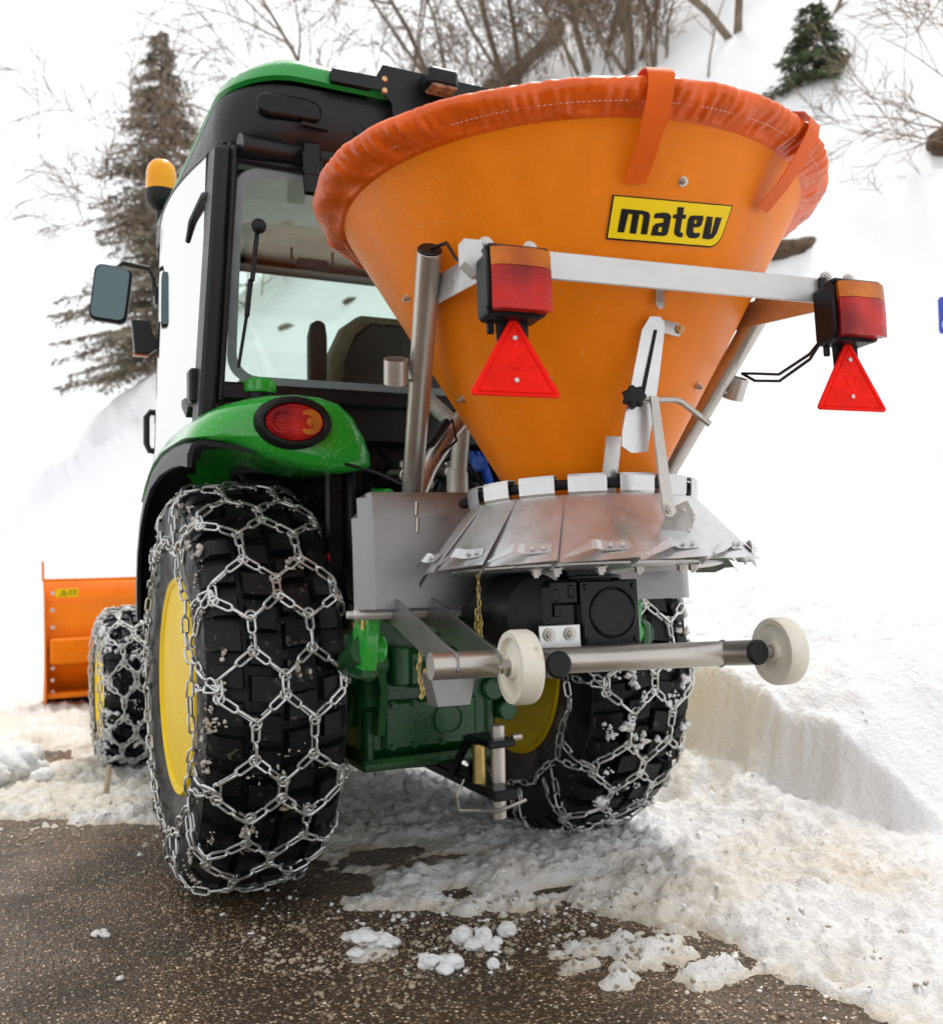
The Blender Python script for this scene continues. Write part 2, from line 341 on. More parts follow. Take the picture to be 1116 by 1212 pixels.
def terrain(x, y):
    """height of the snow surface (below zero where the asphalt is bare)"""
    n1 = fbm(x*3, y*3, 3); n2 = fbm(x*11, y*11, 11); n3 = fbm(x*38, y*38, 23)
    sd = seg_sd(x, y, ASPH)+.17*n1+.19*n2+.10*n3-.015
    for ix, iy, a, b in ISL: sd = np.maximum(sd, .05*(1-np.sqrt(((x-ix)/a)**2+((y-iy)/b)**2))+.05*n2+.07*n3)
    for ix, iy, a, b in HOLES: sd = np.minimum(sd, .06*(np.sqrt(((x-ix)/a)**2+((y-iy)/b)**2)-1)+.07*n2+.04*n3)
    n4 = fbm(x*70, y*70, 31, 3)*(np.hypot(x-.2, y) < 3); lump = .5+(n2*1.7+n3*1.1+n4*.55)*(1-.75*sstep(1.0, 1.35, x))
    road = np.where(sd > 0, .038*(1-np.exp(-sd/.07))*(.55+1.1*lump)+.004, np.maximum(sd*.35, -.03))
    # ruts pressed by the wheels under the tractor
    rut = np.exp(-((x+.52)/.17)**2)+np.exp(-((x-.52)/.17)**2)
    road = np.where((y > -.15) & (sd > 0), road-.030*rut*sstep(-.15, .3, y), road)
    # cut bank right of the tractor
    x, y = x+.08*fbm(x*4, y*4, 71)+.035*fbm(x*11, y*11, 72), y+.05*fbm(x*6, y*6, 74)
    wx = 1.06+.10*fbm(y*2.2, y*0+4.4, 41)+.05*fbm(y*9, y*0+1.7, 42)-.06*np.clip(y, 0, 3)*0
    wx = wx+.06*sstep(-.2, -.6, y)
    hb = .42*sstep(-1.0, -.35, y)+.10*sstep(0, 2, y)
    k = (x-wx-.12*sstep(-.5, -.95, y))/.15+.35*fbm(x*4, y*4, 45)+.12*fbm(x*14, y*14, 48)
    bank = hb*(.72*sstep(.15, .75, k)+.28*sstep(-.9, .2, k))*(1+.25*fbm(x*5, y*5, 46))+.09*np.exp(-((x-wx+.10)/.10)**2)*np.clip(.35+1.8*fbm(x*9, y*9, 49), 0, 2)*sstep(-1.1, -.5, y)
    bank = bank-.06*np.exp(-((x-1.20)/.12)**2-((y+.40)/.20)**2)
    slope = .20*np.maximum(x-1.2, 0)*sstep(1.0, 2.0, x)
    lo = road+bank+slope+.05*fbm(x*1.3, y*1.3, 47)*sstep(.6, 1.4, x)
    A = .9*(x-2)+.35*(y-2); B = 3.2+1.0*x
    hill = smin(A, B, 1.2)
    far = sstep(3, 8, np.hypot(x, y))
    hill = hill+(.55*fbm(x*.35, y*.35, 51)+.34*fbm(x*1.1, y*1.1, 52)+.13*fbm(x*3, y*3, 53))*sstep(0, 1.5, hill)
    # a ledge with an overhanging snow lip
    q = A-3.55+.5*fbm(y*.5+x*.2, x*.3, 55)
    hill = hill-.30*np.exp(-(q/.35)**2)*(hill > .5)+.18*np.exp(-((q-.6)/.4)**2)*(hill > .5)
    z = smax(lo, np.minimum(hill, 26), .45*sstep(1.2, 3.2, x+.3*np.maximum(y-3, 0))+.01)
    return z+.012*n2*sstep(1.1, 1.6, x)*(1-far)
def tz(x, y): return float(terrain(np.array([float(x)]), np.array([float(y)]))[0])

def axis(a, b, h, lo, hi, gr=1.09, hm=2.5):
    m = list(np.arange(a, b, h)); s = h; p = m[0]; L = []
    while p > lo: s = min(s*gr, hm); p -= s; L.append(p)
    s = h; p = m[-1]; R_ = []
    while p < hi: s = min(s*gr, hm); p += s; R_.append(p)
    return np.array(L[::-1]+m+R_)
def snow_material():
    m = bpy.data.materials.new('snow'); m.use_nodes = True; t = m.node_tree; L = t.links; p = t.nodes['Principled BSDF']
    p.inputs['Roughness'].default_value = .6; p.inputs['Specular IOR Level'].default_value = .25
    at = t.nodes.new('ShaderNodeAttribute'); at.attribute_name = 'dirt'
    tc = t.nodes.new('ShaderNodeTexCoord')
    n = t.nodes.new('ShaderNodeTexNoise'); n.inputs['Scale'].default_value = 7; n.inputs['Detail'].default_value = 8; n.inputs['Roughness'].default_value = .7; L.new(tc.outputs['Object'], n.inputs[0])
    ma = t.nodes.new('ShaderNodeMath'); ma.operation = 'MULTIPLY_ADD'; ma.inputs[1].default_value = 2.4; ma.inputs[2].default_value = -1.20; L.new(n.outputs[0], ma.inputs[0])
    mu = t.nodes.new('ShaderNodeMath'); mu.operation = 'ADD'; L.new(ma.outputs[0], mu.inputs[0]); mu.inputs[1].default_value = .62
    m2 = t.nodes.new('ShaderNodeMath'); m2.operation = 'MULTIPLY'; m2.use_clamp = True; L.new(mu.outputs[0], m2.inputs[0]); L.new(at.outputs['Fac'], m2.inputs[1])
    r = t.nodes.new('ShaderNodeValToRGB'); e = r.color_ramp.elements
    e[0].position = 0; e[0].color = (.88, .885, .90, 1); e[1].position = 1; e[1].color = (.28, .20, .12, 1)
    q = e.new(.35); q.color = (.76, .70, .60, 1)
    L.new(m2.outputs[0], r.inputs[0]); L.new(r.outputs[0], p.inputs['Base Color'])
    b = t.nodes.new('ShaderNodeBump'); b.inputs['Distance'].default_value = .018; b.inputs['Strength'].default_value = .9
    n2 = t.nodes.new('ShaderNodeTexNoise'); n2.inputs['Scale'].default_value = 55; n2.inputs['Detail'].default_value = 8; n2.inputs['Roughness'].default_value = .65; L.new(tc.outputs['Object'], n2.inputs[0])
    L.new(n2.outputs[0], b.inputs['Height']); L.new(b.outputs[0], p.inputs['Normal'])
    return m
def make_snow():
    X = axis(-1.55, 2.0, .0095, -200, 120, 1.10, 5.0); Y = axis(-1.65, 1.4, .0095, -60, 300, 1.09, 5.0)
    x, y = np.meshgrid(X, Y, indexing='ij'); z = terrain(x, y)
    V = np.stack([x, y, z], -1).reshape(-1, 3); a, b = x.shape
    i = np.arange(a*b).reshape(a, b); Q = np.stack([i[:-1, :-1], i[1:, :-1], i[1:, 1:], i[:-1, 1:]], -1).reshape(-1, 4)
    keep = z.reshape(-1)[Q].max(1) > -.028; Q = Q[keep]
    o = bigmesh('snow', V, Q, snow_material())
    # road grime: strongest on the thin slush of the road, none on the hill
    sd = seg_sd(x, y, ASPH); g = (1-sstep(.10, .45, sd))*.30*(1-sstep(.9, 1.3, x))
    tr = np.exp(-((x+.15)/.45)**2)*sstep(.1, .6, y)*.30+np.exp(-(((x-.42)/.40)**2+((y+.70)/.28)**2))*.48+np.exp(-(((x-.95)/.22)**2+((y+.85)/.3)**2))*.40
    lf = sstep(-.4, -.7, x)*sstep(.6, 1.0, y)*(1-sstep(3.2, 4.5, y))*.42
    d = np.clip(np.maximum(np.maximum(g*.8, tr), lf)*(z < .3), 0, 1)
    thin = (1-sstep(.003, .018, z))*.45*(np.hypot(x, y) < 3); d = np.clip(d+thin, 0, 1)
    at = o.data.attributes.new('dirt', 'FLOAT', 'POINT'); at.data.foreach_set('value', d.astype(np.float32).ravel())
    return tag(o, kind='structure')

def asphalt_material():
    m = bpy.data.materials.new('wet_asphalt'); m.use_nodes = True; t = m.node_tree; L = t.links; p = t.nodes['Principled BSDF']
    tc = t.nodes.new('ShaderNodeTexCoord')
    def vor(s, feat='F1'):
        v = t.nodes.new('ShaderNodeTexVoronoi'); v.inputs['Scale'].default_value = s; v.feature = feat; L.new(tc.outputs['Object'], v.inputs['Vector']); return v
    v = vor(125); r = t.nodes.new('ShaderNodeValToRGB'); e = r.color_ramp.elements
    sep = t.nodes.new('ShaderNodeSeparateColor'); L.new(v.outputs['Color'], sep.inputs[0])
    e[0].position = 0; e[0].color = (.028, .020, .013, 1); e[1].position = 1; e[1].color = (.66, .58, .48, 1)
    for pos, c in ((.28, (.060, .042, .026)), (.52, (.11, .080, .052)), (.74, (.20, .148, .10)), (.90, (.38, .31, .24))): q = e.new(pos); q.color = (*c, 1)
    L.new(sep.outputs[0], r.inputs[0])
    dm = t.nodes.new('ShaderNodeMapRange'); dm.inputs[1].default_value = .25; dm.inputs[2].default_value = .62; dm.inputs[3].default_value = 1; dm.inputs[4].default_value = 0; L.new(v.outputs['Distance'], dm.inputs[0])
    mixc = t.nodes.new('ShaderNodeMix'); mixc.data_type = 'RGBA'; mixc.inputs[6].default_value = (.045, .031, .019, 1); L.new(dm.outputs[0], mixc.inputs[0]); L.new(r.outputs[0], mixc.inputs[7])
    n = t.nodes.new('ShaderNodeTexNoise'); n.inputs['Scale'].default_value = 3.2; n.inputs['Detail'].default_value = 6; L.new(tc.outputs['Object'], n.inputs[0])
    r2 = t.nodes.new('ShaderNodeValToRGB'); r2.color_ramp.elements[0].position = .35; r2.color_ramp.elements[1].position = .7; r2.color_ramp.elements[0].color = (1.0, .96, .91, 1); r2.color_ramp.elements[1].color = (2.0, 1.75, 1.45, 1); L.new(n.outputs[0], r2.inputs[0])
    mm = t.nodes.new('ShaderNodeMix'); mm.data_type = 'RGBA'; mm.blend_type = 'MULTIPLY'; mm.inputs[0].default_value = 1; L.new(mixc.outputs[2], mm.inputs[6]); L.new(r2.outputs[0], mm.inputs[7]); L.new(mm.outputs[2], p.inputs['Base Color'])
    mr = t.nodes.new('ShaderNodeMapRange'); mr.inputs[1].default_value = .35; mr.inputs[2].default_value = .65; mr.inputs[3].default_value = .62; mr.inputs[4].default_value = .22; L.new(n.outputs[0], mr.inputs[0]); L.new(mr.outputs[0], p.inputs['Roughness'])
    p.inputs['Specular IOR Level'].default_value = .4
    b = t.nodes.new('ShaderNodeBump'); b.inputs['Distance'].default_value = .0035; b.inputs['Strength'].default_value = 1; L.new(dm.outputs[0], b.inputs['Height']); L.new(b.outputs[0], p.inputs['Normal'])
    return m
def make_road():
    mb = MB(); mb.grid(np.array([[(x, y, 0) for y in (-150, -3, 4, 150)] for x in (-150, -6, 2, 150)], float))
    # bare asphalt everywhere the snow mesh dips below zero
    return tag(mb.build('road', asphalt_material()), kind='structure')
make_road(); make_snow()

# ------------------------------------------------------------------ wheels and snow chains
class TyreShape:
    """cross-section of a tyre as arc length s across the tread -> (x, r)"""
    def __init__(s, R, W, rim):
        h = W/2; k = R-rim
        half = [(0, R), (h*.45, R-.003), (h*.72, R-.010), (h*.88, R-.026), (h*.97, R-.055), (h, R-k*.38), (h*.99, R-k*.62), (h*.94, R-k*.82), (h*.86, rim)]
        P = np.array([(-x, r) for x, r in half[:0:-1]]+half); d = np.r_[0, np.cumsum(np.linalg.norm(np.diff(P, axis=0), axis=1))]
        s.P = P; s.d = d-d[-1]/2; s.R = R; s.W = W; s.rim = rim
    def at(s, q, lift=0.):
        x = np.interp(q, s.d, s.P[:, 0]); r = np.interp(q, s.d, s.P[:, 1]); e = .006
        dx = np.interp(q+e, s.d, s.P[:, 0])-np.interp(q-e, s.d, s.P[:, 0]); dr = np.interp(q+e, s.d, s.P[:, 1])-np.interp(q-e, s.d, s.P[:, 1])
        L = np.hypot(dx, dr)+1e-9; return x+lift*(-dr/L), r+lift*dx/L
    def pt(s, th, q, lift=0.):
        x, r = s.at(q, lift); return np.stack([x, r*np.cos(th), r*np.sin(th)], -1)
def tyre_mb(T, rows, nblk, depth):
    mb = MB(); base = [(r-depth if abs(x) < T.W*.46 and r > T.R-.07 else r, x) for x, r in T.P]
    # carcass
    inner = [(T.rim, T.P[-1][0]), (T.rim-.005, 0.), (T.rim, T.P[0][0])]
    mb.lathe(base[::1]+inner, ax=(1, 0, 0), n=72, close=True)
    # tread blocks: staggered rows wrapped over the shoulder
    pitch = 2*math.pi/nblk
    for k, (q0, q1, ph, wd, sk) in enumerate(rows):
        for i in range(nblk):
            th = (i+ph)*pitch; jit = rng.uniform(-.02, .02)
            us = np.linspace(q0, q1, 4); hw = pitch*wd/2
            bot, top = [], []
            for a, u in enumerate(us):
                f = (u-q0)/(q1-q0)-.5
                for sg in (-1, 1):
                    bot.append(T.pt(th+sk*f*pitch+sg*hw+jit*pitch, u, -depth-.004))
                    ins = .10 if a in (0, 3) else .0
                    uu = u+(.006 if a == 0 else -.006 if a == 3 else 0)
                    top.append(T.pt(th+sk*f*pitch+sg*(hw*.88)+jit*pitch, uu, 0.001*rng.uniform(-1, 1)))
            V = bot+top; F = []
            for a in range(3):
                b = a*2; t = 8+b
                F += [(t, t+1, t+3, t+2), (b, t, t+2, b+2), (b+1, b+3, t+3, t+1)]
            F += [(0, 1, 9, 8), (6, 14, 15, 7)]
            mb.add(V, F)
    return mb
def rim_mb(T, dish):
    r = T.rim; h = T.P[-1][0]
    mb = MB()
    mb.lathe([(r+.012, -h-.004), (r+.006, -h-.012), (r-.010, -h-.006), (r-.022, -h+.03), (r-.05, -h+.045), (r-.06, -dish), (.17*r/.28, -dish+.01), (.15*r/.28, -dish-.03), (.075, -dish-.035), (.07, -dish-.075), (0, -dish-.08)], ax=(1, 0, 0), n=64)
    mb.lathe([(r+.012, h+.004), (r+.006, h+.012), (r-.010, h+.006), (r-.024, h-.03), (r-.05, h-.05), (r-.058, -dish+.03), (.12, -dish+.02)], ax=(1, 0, 0), n=64)
    for k in range(8):
        a = k*math.pi/4; bolt(mb, (-dish-.028, .11*r/.28*math.cos(a), .11*r/.28*math.sin(a)), (-1, 0, 0), .011, .012)
    mb.tube([(-dish, (r-.05)*math.cos(.9), (r-.05)*math.sin(.9)), (-dish-.05, (r-.07)*math.cos(.9), (r-.07)*math.sin(.9))], .005, 6)
    return mb
_lk = {}
def link_mesh(L, W, r, n=6, m=14):
    key = (L, W, r)
    if key not in _lk:
        h = L/2-W/2; P = []
        for i in range(m):
            a = 2*math.pi*i/m; x, y = (W/2-r)*math.cos(a), (W/2-r)*math.sin(a)
            P.append((x+(h if math.cos(a) > 0 else -h), y, 0))
        mb = MB(); mb.tube(P, r, n, closed=True); _lk[key] = (np.concatenate(mb.v), mb.f)
    return _lk[key]
def chain_along(mb, path, nrm, L, W, r, twist0=0., fit=True):
    """interlocked links following a polyline; nrm gives the surface normal per point"""
    path = np.asarray(path, float); nrm = np.asarray(nrm, float)
    d = np.r_[0, np.cumsum(np.linalg.norm(np.diff(path, axis=0), axis=1))]; pitch = L-2.0*r*1.05
    k = max(1, round(d[-1]/pitch)); pit = d[-1]/k; V0, F0 = link_mesh(L, W, r); sc_ = np.array([pit/pitch if fit else 1, 1, 1])
    for i in range(k):
        c = (i+.5)*pit; f = lambda q: np.array([np.interp(q, d, path[:, a]) for a in range(3)]); g = np.array([np.interp(c, d, nrm[:, a]) for a in range(3)])
        t = f(min(c+pit*.5, d[-1]))-f(max(c-pit*.5, 0)); t /= np.linalg.norm(t)+1e-12
        n = g-t*(g@t); n /= np.linalg.norm(n)+1e-12; b = np.cross(n, t)
        a = twist0+(math.pi/2 if i % 2 else 0)+rng.uniform(-.5, .5)
        u = b*math.cos(a)+n*math.sin(a); v = np.cross(t, u)
        mb.add(f(c)+(V0*sc_)@np.stack([t, u, v]), F0)
def make_chain(T, loc, nper, L, W, r, sd, label, mirror=False, ph=0., m='zinc'):
    """honeycomb snow chain round a tyre, with a side chain on each flank"""
    root = empty('snow_chain', loc, label, 'snow chain', 'snow chains on the tractor wheels')
    net = MB(); p = 2*math.pi/nper; hw = T.W/2; A, B = hw*.40, hw*.86
    lift = r*1.1; S = lambda th, q: T.pt(th, q, lift)
    def run(th0, q0, th1, q1, k=7, mb=net, fit=True):
        if mirror: q0, q1 = -q0, -q1
        th = np.linspace(th0, th1, k); q = np.linspace(q0, q1, k)
        P = S(th, q); N = S(th, q)-T.pt(th, q, lift-.01); chain_along(mb, P, N, L, W, r, fit=fit)
    def ring(th, q):
        if mirror: q = -q
        c = T.pt(th, q, lift); n = c-T.pt(th, q, 0); n /= np.linalg.norm(n); u, v, _ = frame(n)
        a = np.arange(14)*2*math.pi/14; R_ = W*.50
        net.tube(c+R_*(np.cos(a)[:, None]*u+np.sin(a)[:, None]*v), r*1.1, 6, closed=True)
    # arc length where the side chain runs
    qs = np.interp(-sd, -T.P[len(T.P)//2:, 1], T.d[len(T.P)//2:])
    for i in range(nper):
        t = (i+ph+rng.uniform(-.05, .05))*p; a0, a1 = t-.17*p, t+.17*p; b0, b1 = t+.5*p-.09*p, t+.5*p+.09*p
        for sg in (-1, 1):
            run(a0, sg*A, a1, sg*A); ring(a0, sg*A); ring(a1, sg*A)
            run(b0, sg*B, b1, sg*B, 3); ring(b0, sg*B) if sg > 0 else ring(b1, sg*B)
            run(a1, sg*A, b0, 0); run(b1, 0, a0+p, sg*A)
            run(a1, sg*A, b0, sg*B); run(b1, sg*B, a0+p, sg*A)
            run((b0+b1)/2, sg*B, t+.5*p+rng.uniform(-.08, .08)*p, sg*qs)
            run((b0+b1)/2, sg*B, t+.5*p+(.5 if i % 2 else -.5)*p*.8, sg*qs)
        run(b0, 0, b1, 0, 3); ring(b0, 0); ring(b1, 0)
    for k in (-1, 1):
        sm = MB(); th = np.linspace(0, 2*math.pi, nper*4+1)
        wob = .018*np.abs(np.cos(th*nper/2))+.006*np.sin(th*3)
        P = np.stack([np.interp(np.full(th.shape, k*qs), T.d, T.P[:, 0])+k*(lift+.006+wob*.3), (sd-wob)*np.cos(th), (sd-wob)*np.sin(th)], -1)
        chain_along(sm, P, np.tile([1., 0, 0], (len(th), 1)), L, W*.95, r*.9)
        sm.build('side_chain', M[m], root, 60)
    net.build('tread_net', M[m], root, 60)
    return root
def packed_snow(T, loc, n, label, seed, sides=(-1, 1), cz=1., m='packed', flank=.35):
    """lumps of dirty snow caught under the chain"""
    r_ = np.random.default_rng(seed); mb = MB()
    for i in range(n):
        th = r_.uniform(0, 2*math.pi); q = r_.choice(sides)*T.W*.5*r_.uniform(.85, 1.35) if r_.random() < flank else r_.uniform(-1, 1)*T.W*.4; s = r_.uniform(.003, .012)*cz
        for k in range(r_.integers(3, 9)):
            mb.ball(T.pt(th+r_.normal()*.016, q+r_.normal()*.010, .002), s*r_.uniform(.4, 1), 7, 5, (r_.uniform(.5, 1.2), r_.uniform(.6, 1.4), r_.uniform(.4, 1)), .24)
    o = mb.build('packed_snow', M[m], None, 180); o.location = loc
    return tag(o, label, 'packed snow', 'packed snow on the tyres', 'stuff')

RR, TR, RF, TF, YF = .548, .5226, .338, .622, 1.667
tractor = empty('tractor', (0, 0, 0), 'green compact tractor with a black framed cab and yellow rims, seen from behind', 'tractor')
TS = TyreShape(RR, .345, .285); FS = TyreShape(RF, .235, .20)
rows = [(-.245, -.090, .0, .66, .22), (-.082, -.004, .5, .76, .12), (.004, .082, .0, .76, -.12), (.090, .245, .5, .66, -.22)]
rim = rim_mb(TS, .03).build('rear_wheel', M['yellow'], tractor); rim.location = (-TR, 0, .553)
ty = tyre_mb(TS, rows, 40, .024).build('tyre', M['rubber'], rim, 40)
rw = copy_tree(rim, tractor); rw.location = (TR, 0, .553); rw.rotation_euler = (0.3, 0, math.pi)
frows = [(-.165, -.055, .0, .64, .5), (-.050, -.003, .5, .74, .2), (.003, .050, .0, .74, -.2), (.055, .165, .5, .64, -.5)]
fr = rim_mb(FS, .03).build('front_wheel', M['yellow'], tractor); fr.location = (-TF, YF, .345)
tyre_mb(FS, frows, 34, .016).build('tyre', M['rubber'], fr, 40)
fw = copy_tree(fr, tractor); fw.location = (TF, YF, .345); fw.rotation_euler = (.2, 0, math.pi)
LN = (.048, .0240, .0036)
make_chain(TS, (-TR, 0, .553), 14, *LN, .40, 'galvanised snow chain in a honeycomb net round the big tyre on the left', ph=.30)
make_chain(TS, (TR, 0, .553), 14, *LN, .40, 'snow covered chain round the big rear tyre beside the snow bank on the right', ph=.62)
make_chain(FS, (-TF, YF, .345), 10, .046, .024, .0042, .25, 'frosted chain round the small front tyre next to the orange plough', ph=.2, m='frostchain')
make_chain(FS, (TF, YF, .345), 10, .046, .024, .0042, .25, 'chain round the small front tyre on the far side of the tractor', ph=.2)
packed_snow(TS, (-TR, 0, .553), 150, 'dirty lumps of snow stuck to the left rear tyre and its chain', 3, (-1, -1, -1, 1), .8, 'packed', .70)
packed_snow(TS, (TR, 0, .553), 240, 'clean white snow stuck in the tread of the right rear tyre', 5, (1,), 1.5, 'lump', .3)
packed_snow(FS, (-TF, YF, .345), 260, 'white snow stuck to the left front tyre and its chain', 6, (-1,), .9, 'lump', .6)

# ------------------------------------------------------------------ tractor body
def tpart(mb, name, m, parent=tractor, ang=35, bevel=0.): return mb.build(name, M[m], parent, ang, bevel)
# transmission casting
b = MB()
b.box((-.06, -.05, .60), (.42, .62, .36), .03); b.box((-.08, -.20, .50), (.40, .36, .26), .025); b.box((-.05, .55, .58), (.34, .8, .30), .03); b.box((-.05, 1.35, .60), (.30, .9, .32), .03)
b.box((-.09, -.388, .455), (.27, .02, .13), .012)
b.box((-.09, -.30, .36), (.40, .22, .03), .01)
for x in (-.26, .09): b.box((x, -.33, .45), (.025, .12, .18), .006)
for q in (-.20, -.14, -.06, .01):
    for z in (.405, .508): bolt(b, (q, -.398, z), (0, -1, 0), .008, .006)
b.lathe([(.044, 0), (.044, .010), (.036, .010), (.034, .004), (0, .004)], (-.04, -.397, .462), (0, -1, 0), 28)
for s in (-1, 1):
    b.cyl((s*.20, 0, .553), (s*.42, 0, .553), .105, 28, .01); b.cyl((s*.40, 0, .553), (s*.46, 0, .553), .15, 28, .008)
b.tube([(-.26, -.28, .60), (-.26, -.36, .58), (-.26, -.40, .50)], .04, 12); b.cyl((.1, -.30, .53), (.1, -.40, .53), .035, 16, .006); b.cyl((.13, -.36, .47), (.13, -.42, .47), .028, 12, .004)
b.box((.0, -.36, .71), (.30, .14, .05), .01); b.tube([(-.24, -.35, .66), (-.1, -.42, .60), (.1, -.42, .60), (.2, -.35, .64)], .012, 8)
tr_case = tpart(b, 'transmission_casting', 'dgreen')
b = MB()
for s in (-1, 1): b = MB(); b.box((s*.40, .80, .68), (.30, .46, .46), .05); b.box((s*.40, .80, .45), (.34, .40, .03), .008); tpart(b, 'added_shade_box', 'black')  # boxes added under both cab sides to block light and darken the ground
b = MB(); b.box((-.255, -.27, .60), (.035, .16, .34), .01); b.prism([(-.02, .84), (.05, .80), (.06, .66), (.12, .56), (.09, .44), (.0, .44), (-.02, .6)], (-.235, -.34, 0), (0, -1, 0), (0, 0, 1), .02); b.cyl((-.30, -.40, .62), (-.22, -.40, .62), .035, 16, .006); b.cyl((-.18, -.40, .66), (-.18, -.40, .56), .028, 14, .005); b.tube([(-.30, -.35, .80), (-.29, -.38, .70), (-.285, -.36, .56), (-.29, -.30, .46)], .022, 10); b.box((-.1, -.385, .60), (.12, .05, .10), .012); b.cyl((-.02, -.36, .62), (-.02, -.45, .62), .03, 18, .004); b.tube([(.03, -.36, .68), (.04, -.44, .66), (.10, -.45, .58), (.16, -.38, .52)], .014, 8); tpart(b, 'hitch_bracket', 'dgreen', tr_case)
b = MB()
for q in ((-.245, -.43, .80), (-.235, -.43, .655), (-.15, -.42, .60)): b.cyl(q, (q[0], q[1]-.02, q[2]), .012, 6, .002)
# drawbar with its hitch pin
b = MB(); b.box((-.03, -.44, .322), (.065, .52, .026), .004); b.box((-.02, -.60, .436), (.075, .13, .018), .004)
b.prism([(0, 0), (.10, .105), (.16, .105), (.16, .09), (.11, .09), (.02, -.01)], (-.055, -.45, .336), (0, -1, 0), (0, 0, 1), .012); b.prism([(0, 0), (.10, .105), (.16, .105), (.16, .09), (.11, .09), (.02, -.01)], (.0, -.45, .336), (0, -1, 0), (0, 0, 1), .012)
db = tpart(b, 'drawbar', 'blackgl')
b = MB(); b.cyl((-.008, -.615, .245), (-.008, -.615, .475), .0185, 20, .003); b.tube([(-.11, -.60, .275), (-.02, -.64, .27), (.06, -.63, .285)], .0045, 6)
b.tube([(-.11, -.60, .275), (-.115, -.60, .31), (-.09, -.59, .345)], .003, 5); b.cyl((.03, -.62, .44), (.055, -.62, .44), .009, 8)
tpart(b, 'hitch_pin', 'steel', db)
b = MB(); b.cyl((-.052, -.60, .335), (-.052, -.60, .43), .017, 16); tpart(b, 'spacer_sleeve', 'gold', db)
# cross frame below and stabiliser rods
b = MB(); b.box((-.07, -.22, .365), (.52, .05, .03), .008); b.tube([(-.30, -.2, .37), (-.18, -.30, .335), (.02, -.30, .325), (.12, -.24, .37)], .013, 8); tpart(b, 'lower_frame', 'dgreen')
b = MB()
for q in (0, .02): b.tube([(-.40, .02+q, .435), (-.28, -.10, .405), (-.12, -.26, .355-q)], .006, 8)
b.cyl((-.42, 0, .44), (-.37, .02, .437), .016, 12); b.box((-.30, .03, .425), (.04, .03, .05), .004)
tpart(b, 'stabiliser_rod', 'steel')
# lower links with claw hooks
def hook(s, parent):
    b = MB(); x = s*.352
    P = [(.03, -.09), (.055, .02), (.035, .07), (.012, .105), (-.012, .10), (-.02, .06), (-.01, .035), (-.032, .02), (-.05, -.005), (-.045, -.04), (-.03, -.09)]
    b.prism(P, (x-.014, -.70, .735), (0, -1, 0), (0, 0, 1), .028); b.lathe([(.030, -.019), (.036, -.012), (.036, .012), (.030, .019)], (x, -.685, .69), (1, 0, 0), 20); return tpart(b, 'claw_hook', 'green', parent, bevel=.003)
for s in (-1, 1):
    b = MB(); x = s*.36
    b.tube([(s*.30, -.05, .46), (s*.33, -.28, .56), (s*.36, -.52, .64), (s*.38, -.70, .69)], [.030, .030, .032, .036], 10)
    b.box((s*.375, -.66, .67), (.035, .12, .10), .01)
    b.box((s*.325, -.40, .68), (.07, .10, .07), .012); b.box((s*.30, -.30, .72), (.05, .34, .07), .012)
    ll = tpart(b, 'lower_link', 'dgreen'); hook(s, ll)
    for z_, r_q in ((.72, .02), (.665, .015)): b = MB(); b.cyl((s*.30, -.47, z_), (s*.335, -.47, z_), r_q, 12, .003); tpart(b, 'link_bolt', 'brass', ll)
    b = MB(); b.tube([(s*.27, -.22, .98), (s*.30, -.36, .80), (s*.32, -.44, .66)], .011, 8); b.cyl((s*.28, -.28, .90), (s*.305, -.38, .775), .02, 12, .003); tpart(b, 'lift_rod', 'blackgl')
# black rear structure between the fenders
b = MB(); b.box((-.02, -.02, .95), (.62, .36, .36), .02); b.box((0, -.06, 1.24), (1.06, .18, .26), .02); b.box((-.325, -.16, .90), (.05, .34, .52), .008); b.box((.325, -.16, .90), (.05, .34, .52), .008); b.box((-.25, -.22, .92), (.07, .10, .44), .01)
b.box((.03, -.24, 1.02), (.30, .10, .14), .012); b.box((-.08, -.27, 1.06), (.10, .10, .08), .01); b.box((.16, -.28, .98), (.12, .10, .1), .01); b.box((-.16, -.24, .86), (.12, .08, .16), .01)
for i in range(9):
    x0 = rng.uniform(-.28, .25); b.tube([(x0, -.18, rng.uniform(1.05, 1.2)), (x0+rng.uniform(-.06, .06), -.32-rng.uniform(0, .08), rng.uniform(1.0, 1.12)), (x0+rng.uniform(-.1, .1), -.30, rng.uniform(.86, .98)), (x0+rng.uniform(-.1, .1), -.2, .8)], .008, 7)
tpart(b, 'rear_housing', 'blackgl')
b = MB(); b.box((-.36, -.335, .881), (.03, .008, .05), .002); tpart(b, 'side_reflector', 'redref')
b = MB()
cps = MB()
for i, (x, z) in enumerate([(-.24, 1.03), (-.10, 1.10), (-.03, 1.13), (.04, 1.03), (-.16, 1.12), (-.20, 1.00)]):
    b = MB(); b.cyl((x, -.30, z), (x, -.40, z-.01), .013, 12, .003); b.cyl((x, -.40, z-.01), (x, -.42, z-.012), .019, 12, .003); b.box((x+.01, -.37, z+.02), (.02, .02, .02), .004); tpart(b, 'hydraulic_coupler', 'steel')
b = MB(); b.cyl((-.225, -.36, 1.055), (-.215, -.43, 1.05), .022, 14, .004); tpart(b, 'dust_cap', 'green')
b = MB()
for k in range(4): b.tube([(.02+.012*k, -.30, 1.22-.02*k), (.0+.02*k, -.44, 1.17), (.05, -.47, 1.13-.01*k), (.10, -.40, 1.10-.02*k), (.13, -.28, 1.15)], .006, 7)
b.box((.03, -.45, 1.14), (.035, .03, .04), .006); tpart(b, 'blue_hose', 'blue')
